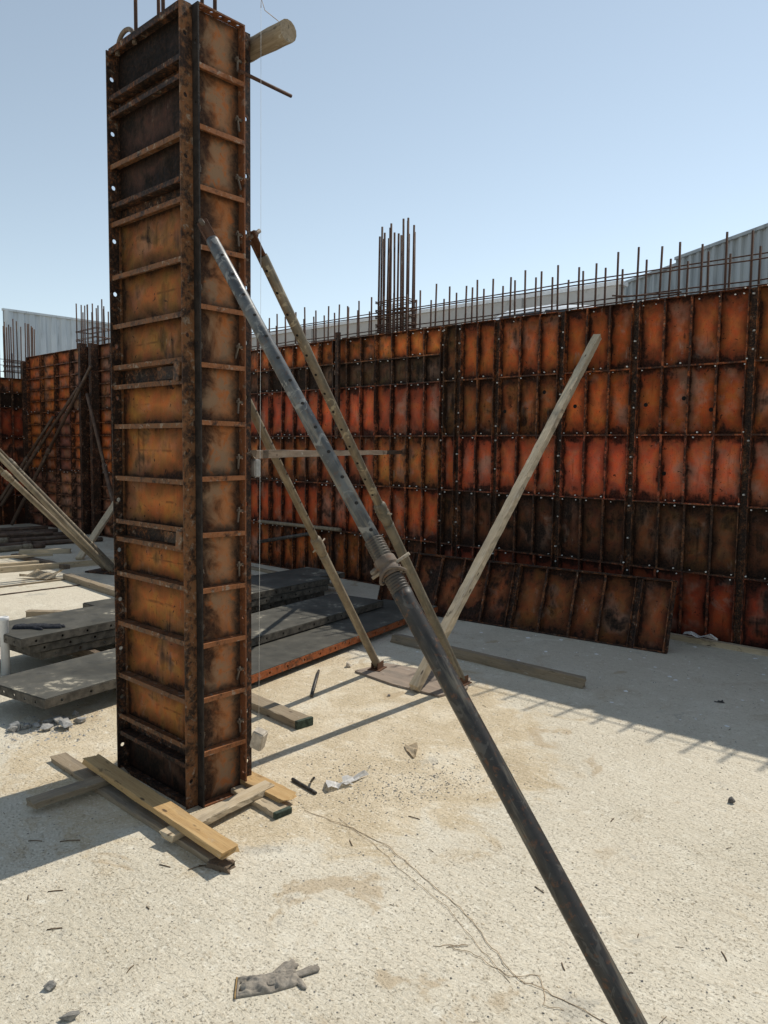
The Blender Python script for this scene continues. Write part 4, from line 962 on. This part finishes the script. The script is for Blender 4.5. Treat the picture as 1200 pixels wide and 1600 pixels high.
def cable(label, pts, rad, mat, seed, cat='wire', name='tie_wire', rise=.004):
    r = random.Random(seed); P = []
    for a, b in zip(pts, pts[1:]):
        for k in range(6): f = k / 6; P.append((a[0] + (b[0] - a[0]) * f + r.uniform(-.006, .006), a[1] + (b[1] - a[1]) * f + r.uniform(-.006, .006), rad + r.uniform(0, rise)))
    P.append((*pts[-1], rad)); mb = MB(); mb.tube(P, rad, 6); return tag(mb.build(name, mat), label, cat)
cable('long thin wire trailing over the bright slab towards the foot of the big prop', [(.40, .30), (.63, .34), (.86, .34), (1.13, .26), (1.36, .20), (1.56, .10), (1.71, .03), (1.85, .05), (2.0, .05)], .0013, 'wire', 1)
cable('second wire running close beside the long one', [(.55, .36), (.86, .30), (1.10, .22), (1.32, .17), (1.52, .075), (1.70, .0)], .0009, 'wire', 2)
cable('tangled wire loop near the lower right end of the long wire', [(1.42, -.03), (1.50, .05), (1.45, .0), (1.54, .03), (1.69, .02), (1.74, .09), (1.78, .06), (1.83, -.01), (1.88, .01)], .0011, 'wire', 3)
# rods and scrap near the column
for l, a, b_, rad in (('short dark iron rod lying right of the column foot', (.117, .472), (.315, .45), .0085), ('dark nail standing askew behind the short iron rod', (.20, .52), (.258, .489), .006), ('dark chisel rod lying beside the panel with the orange edge', (-.761, 1.387), (-1.157, 1.812), .011)):
    mb = MB(); d = Vector((b_[0] - a[0], b_[1] - a[1], 0)); z1_ = .055 if 'nail' in l else rad
    mb.tube([(a[0], a[1], rad), (a[0] + d.x * .9, a[1] + d.y * .9, rad + (z1_ - rad) * .9), (b_[0], b_[1], z1_)], [rad, rad, rad * .8], 10); tag(mb.build('iron_rod', 'tube_black'), l, 'rod')
def scrap(seed, L, W, hgt, nx=5, ny=3):
    r = random.Random(seed); bm = bmesh.new(); G = []
    for i in range(nx + 1):
        row = []
        for j in range(ny + 1):
            f, g_ = i / nx, j / ny; z = abs(math.sin(f * 5.2 + seed)) * hgt * (.5 + .5 * math.sin(g_ * 3 + seed)) + r.uniform(0, hgt * .25)
            w = W * (.55 + .45 * math.sin(f * 3 + seed * 2)); row.append(bm.verts.new((f * L - L / 2 + r.uniform(-.006, .006), (g_ - .5) * w, z + .002)))
        G.append(row)
    for i in range(nx):
        for j in range(ny): bm.faces.new((G[i][j], G[i + 1][j], G[i + 1][j + 1], G[i][j + 1]))
    bmesh.ops.solidify(bm, geom=bm.faces[:], thickness=.0012); me = bpy.data.meshes.new('scrap'); bm.to_mesh(me); bm.free(); return me
def put_scrap(name, label, cat, seed, L, W, h, loc, rz, mat):
    me = scrap(seed, L, W, h); me.materials.append(M[mat]); return tag(link(name, me, None, loc, (0, 0, rz)), label, cat)
put_scrap('paper_scrap', 'crumpled white scrap with folded edges lying right of the column', 'scrap', 1, .13, .13, .030, (.33, .59, 0), .9, 'white_scrap')
put_scrap('paper_scrap', 'thin curled white strip beside the crumpled scrap', 'scrap', 4, .16, .05, .035, (.34, .70, 0), 1.45, 'white_scrap')
put_scrap('plastic_bag', 'crumpled white plastic bag on the rail at the wall foot', 'bag', 7, .26, .15, .07, (.58, 4.64, .046), .05, 'white_scrap')
put_scrap('cloth_scrap', 'sand coloured crumpled rag on the slab beyond the paper scraps', 'rag', 9, .17, .07, .03, (.31, 1.16, 0), 2.4, 'sandy')
put_scrap('paper_scrap', 'pale crumpled paper among the timbers at the far left', 'scrap', 12, .5, .25, .10, (-6.5, 2.05, .0), .7, 'sandy')
put_scrap('paper_scrap', 'pale tangle of scraps beside the long timber at the far left', 'scrap', 15, .6, .3, .10, (-6.35, 1.15, .0), 1.2, 'sandy')
put_scrap('plastic_chip', 'black plastic chip on the shaded slab at the right', 'scrap', 18, .06, .04, .012, (1.22, 3.21, 0), .7, 'stone_dark')
# white pipe stub
pv = thing('pipe_stub', 'white plastic pipe stub standing at the left edge', 'pipe', (-2.69, .19, 0), (0, R(-2), 0))
mb = MB(); mb.lathe([(.030, 0), (.030, .385), (.035, .390), (.036, .412), (.031, .418), (.026, .418), (.026, .36)], 24); mb.build('pipe', 'pvc', pv)

# ------------------------------------------------------------------ gloves: a puffed cloth sheet over a drawn hand shape
def glove_mesh(caps, step, puff, seed, wrinkle=.003, zoff=0.0):
    """caps: (x0, y0, x1, y1, r0, r1) tapered capsules that make up the hand; returns a closed, wrinkled cushion"""
    def sdf(x, y):
        d = 1e9
        for (a, b, c, e, r0, r1) in caps:
            px, py, qx, qy = x - a, y - b, c - a, e - b; t = max(0, min(1, (px * qx + py * qy) / (qx * qx + qy * qy + 1e-12)))
            d = min(d, math.hypot(px - qx * t, py - qy * t) - (r0 + (r1 - r0) * t))
        return d
    xs = [c for k in caps for c in (k[0], k[2])]; ys = [c for k in caps for c in (k[1], k[3])]
    x0, x1, y0, y1 = min(xs) - .05, max(xs) + .05, min(ys) - .05, max(ys) + .05; nx, ny = int((x1 - x0) / step), int((y1 - y0) / step)
    bm = bmesh.new(); V = {}
    o = Vector((seed * 2.3, seed, 0))
    def vert(i, j):
        if (i, j) not in V:
            x, y = x0 + i * step, y0 + j * step; d = sdf(x, y)
            if d > 0:      # slide border points back to the outline
                e = 1e-4; gx, gy = (sdf(x + e, y) - d) / e, (sdf(x, y + e) - d) / e; x -= gx * d; y -= gy * d; d = 0
            h = puff * (1 - math.exp(d / .006)) if d < 0 else 0
            n = noise.noise(Vector((x, y, 0)) * 38 + o) * wrinkle * 1.7 + noise.noise(Vector((x, y, 0)) * 110 + o) * wrinkle * .6
            rg = abs(noise.noise(Vector((x * 22 + y * 10, y * 30, 0)) + o)); z = h + (n - rg * wrinkle * 2.5) * (1 if d < -.004 else .2)
            V[i, j] = bm.verts.new((x, y, max(.0012, z + .002) + zoff))
        return V[i, j]
    for i in range(nx):
        for j in range(ny):
            cx, cy = x0 + (i + .5) * step, y0 + (j + .5) * step
            if sdf(cx, cy) < 0:
                f = bm.faces.new((vert(i, j), vert(i + 1, j), vert(i + 1, j + 1), vert(i, j + 1))); f.smooth = True
    ext = bmesh.ops.extrude_edge_only(bm, edges=[e for e in bm.edges if e.is_boundary])
    for v in [g_ for g_ in ext['geom'] if isinstance(g_, bmesh.types.BMVert)]: v.co.z = zoff
    me = bpy.data.meshes.new('glove'); bm.to_mesh(me); bm.free(); return me
# local frame: x along the cuff-to-finger line
gl = thing('work_glove', 'grey cotton work glove lying on the slab near the bottom edge', 'glove', (1.185, -.485, .001), (0, 0, R(54))); gl.scale = (1.14, 1.14, 1.14)
me = glove_mesh([(-.118, -.040, -.112, .030, .004, .004), (-.112, -.034, -.02, -.026, .009, .012), (-.108, .022, -.02, .016, .010, .014), (-.084, -.006, -.02, -.006, .026, .026), (-.03, -.004, .022, .000, .036, .028)], .0022, .0150, 1, .0042)
me.materials.append(M['glove_grey']); link('palm', me, gl)
for caps, pf, zo, sd in (([(-.01, .030, .018, .060, .012, .012), (.0, .03, .036, .066, .012, .009), (.012, .028, .046, .052, .010, .007)], .008, .0045, 2), ([(.030, .008, .096, .030, .010, .013), (.04, .012, .085, .034, .010, .010)], .0095, .003, 3),
                         ([(.046, -.010, .058, -.034, .011, .008), (.05, -.02, .062, -.040, .008, .004)], .008, .002, 4), ([(-.03, -.012, .030, .004, .010, .013)], .007, .009, 5), ([(.0, .012, .034, .022, .007, .009)], .006, .010, 6)):
    me = glove_mesh(caps, .0020, pf, sd, .0032, zo); me.materials.append(M['glove_grey']); link('finger', me, gl)
me = glove_mesh([(-.1235, -.043, -.1170, .034, .0030, .0030)], .0011, .0105, 7, .0005, .0008); me.materials.append(M['cuff']); link('cuff_hem', me, gl)
bg_ = thing('work_glove', 'black work glove lying on top of the left panel stack', 'glove', (-2.70, .42, .3015), (0, 0, R(52)))
me = glove_mesh([(-.13, 0, -.02, 0, .04, .045), (-.02, 0, .06, 0, .045, .038)], .005, .026, 7); me.materials.append(M['glove_black']); link('palm', me, bg_)
for k, (a, b_) in enumerate(((.17, -.035), (.19, -.010), (.18, .014), (.15, .036))):
    me = glove_mesh([(.05, -.03 + .02 * k, a, b_, .013, .012)], .004, .02, 8 + k, .002, .001); me.materials.append(M['glove_black']); link('finger', me, bg_)
me = glove_mesh([(-.02, -.03, .05, -.075, .015, .013)], .004, .02, 14, .002, .001); me.materials.append(M['glove_black']); link('thumb', me, bg_)
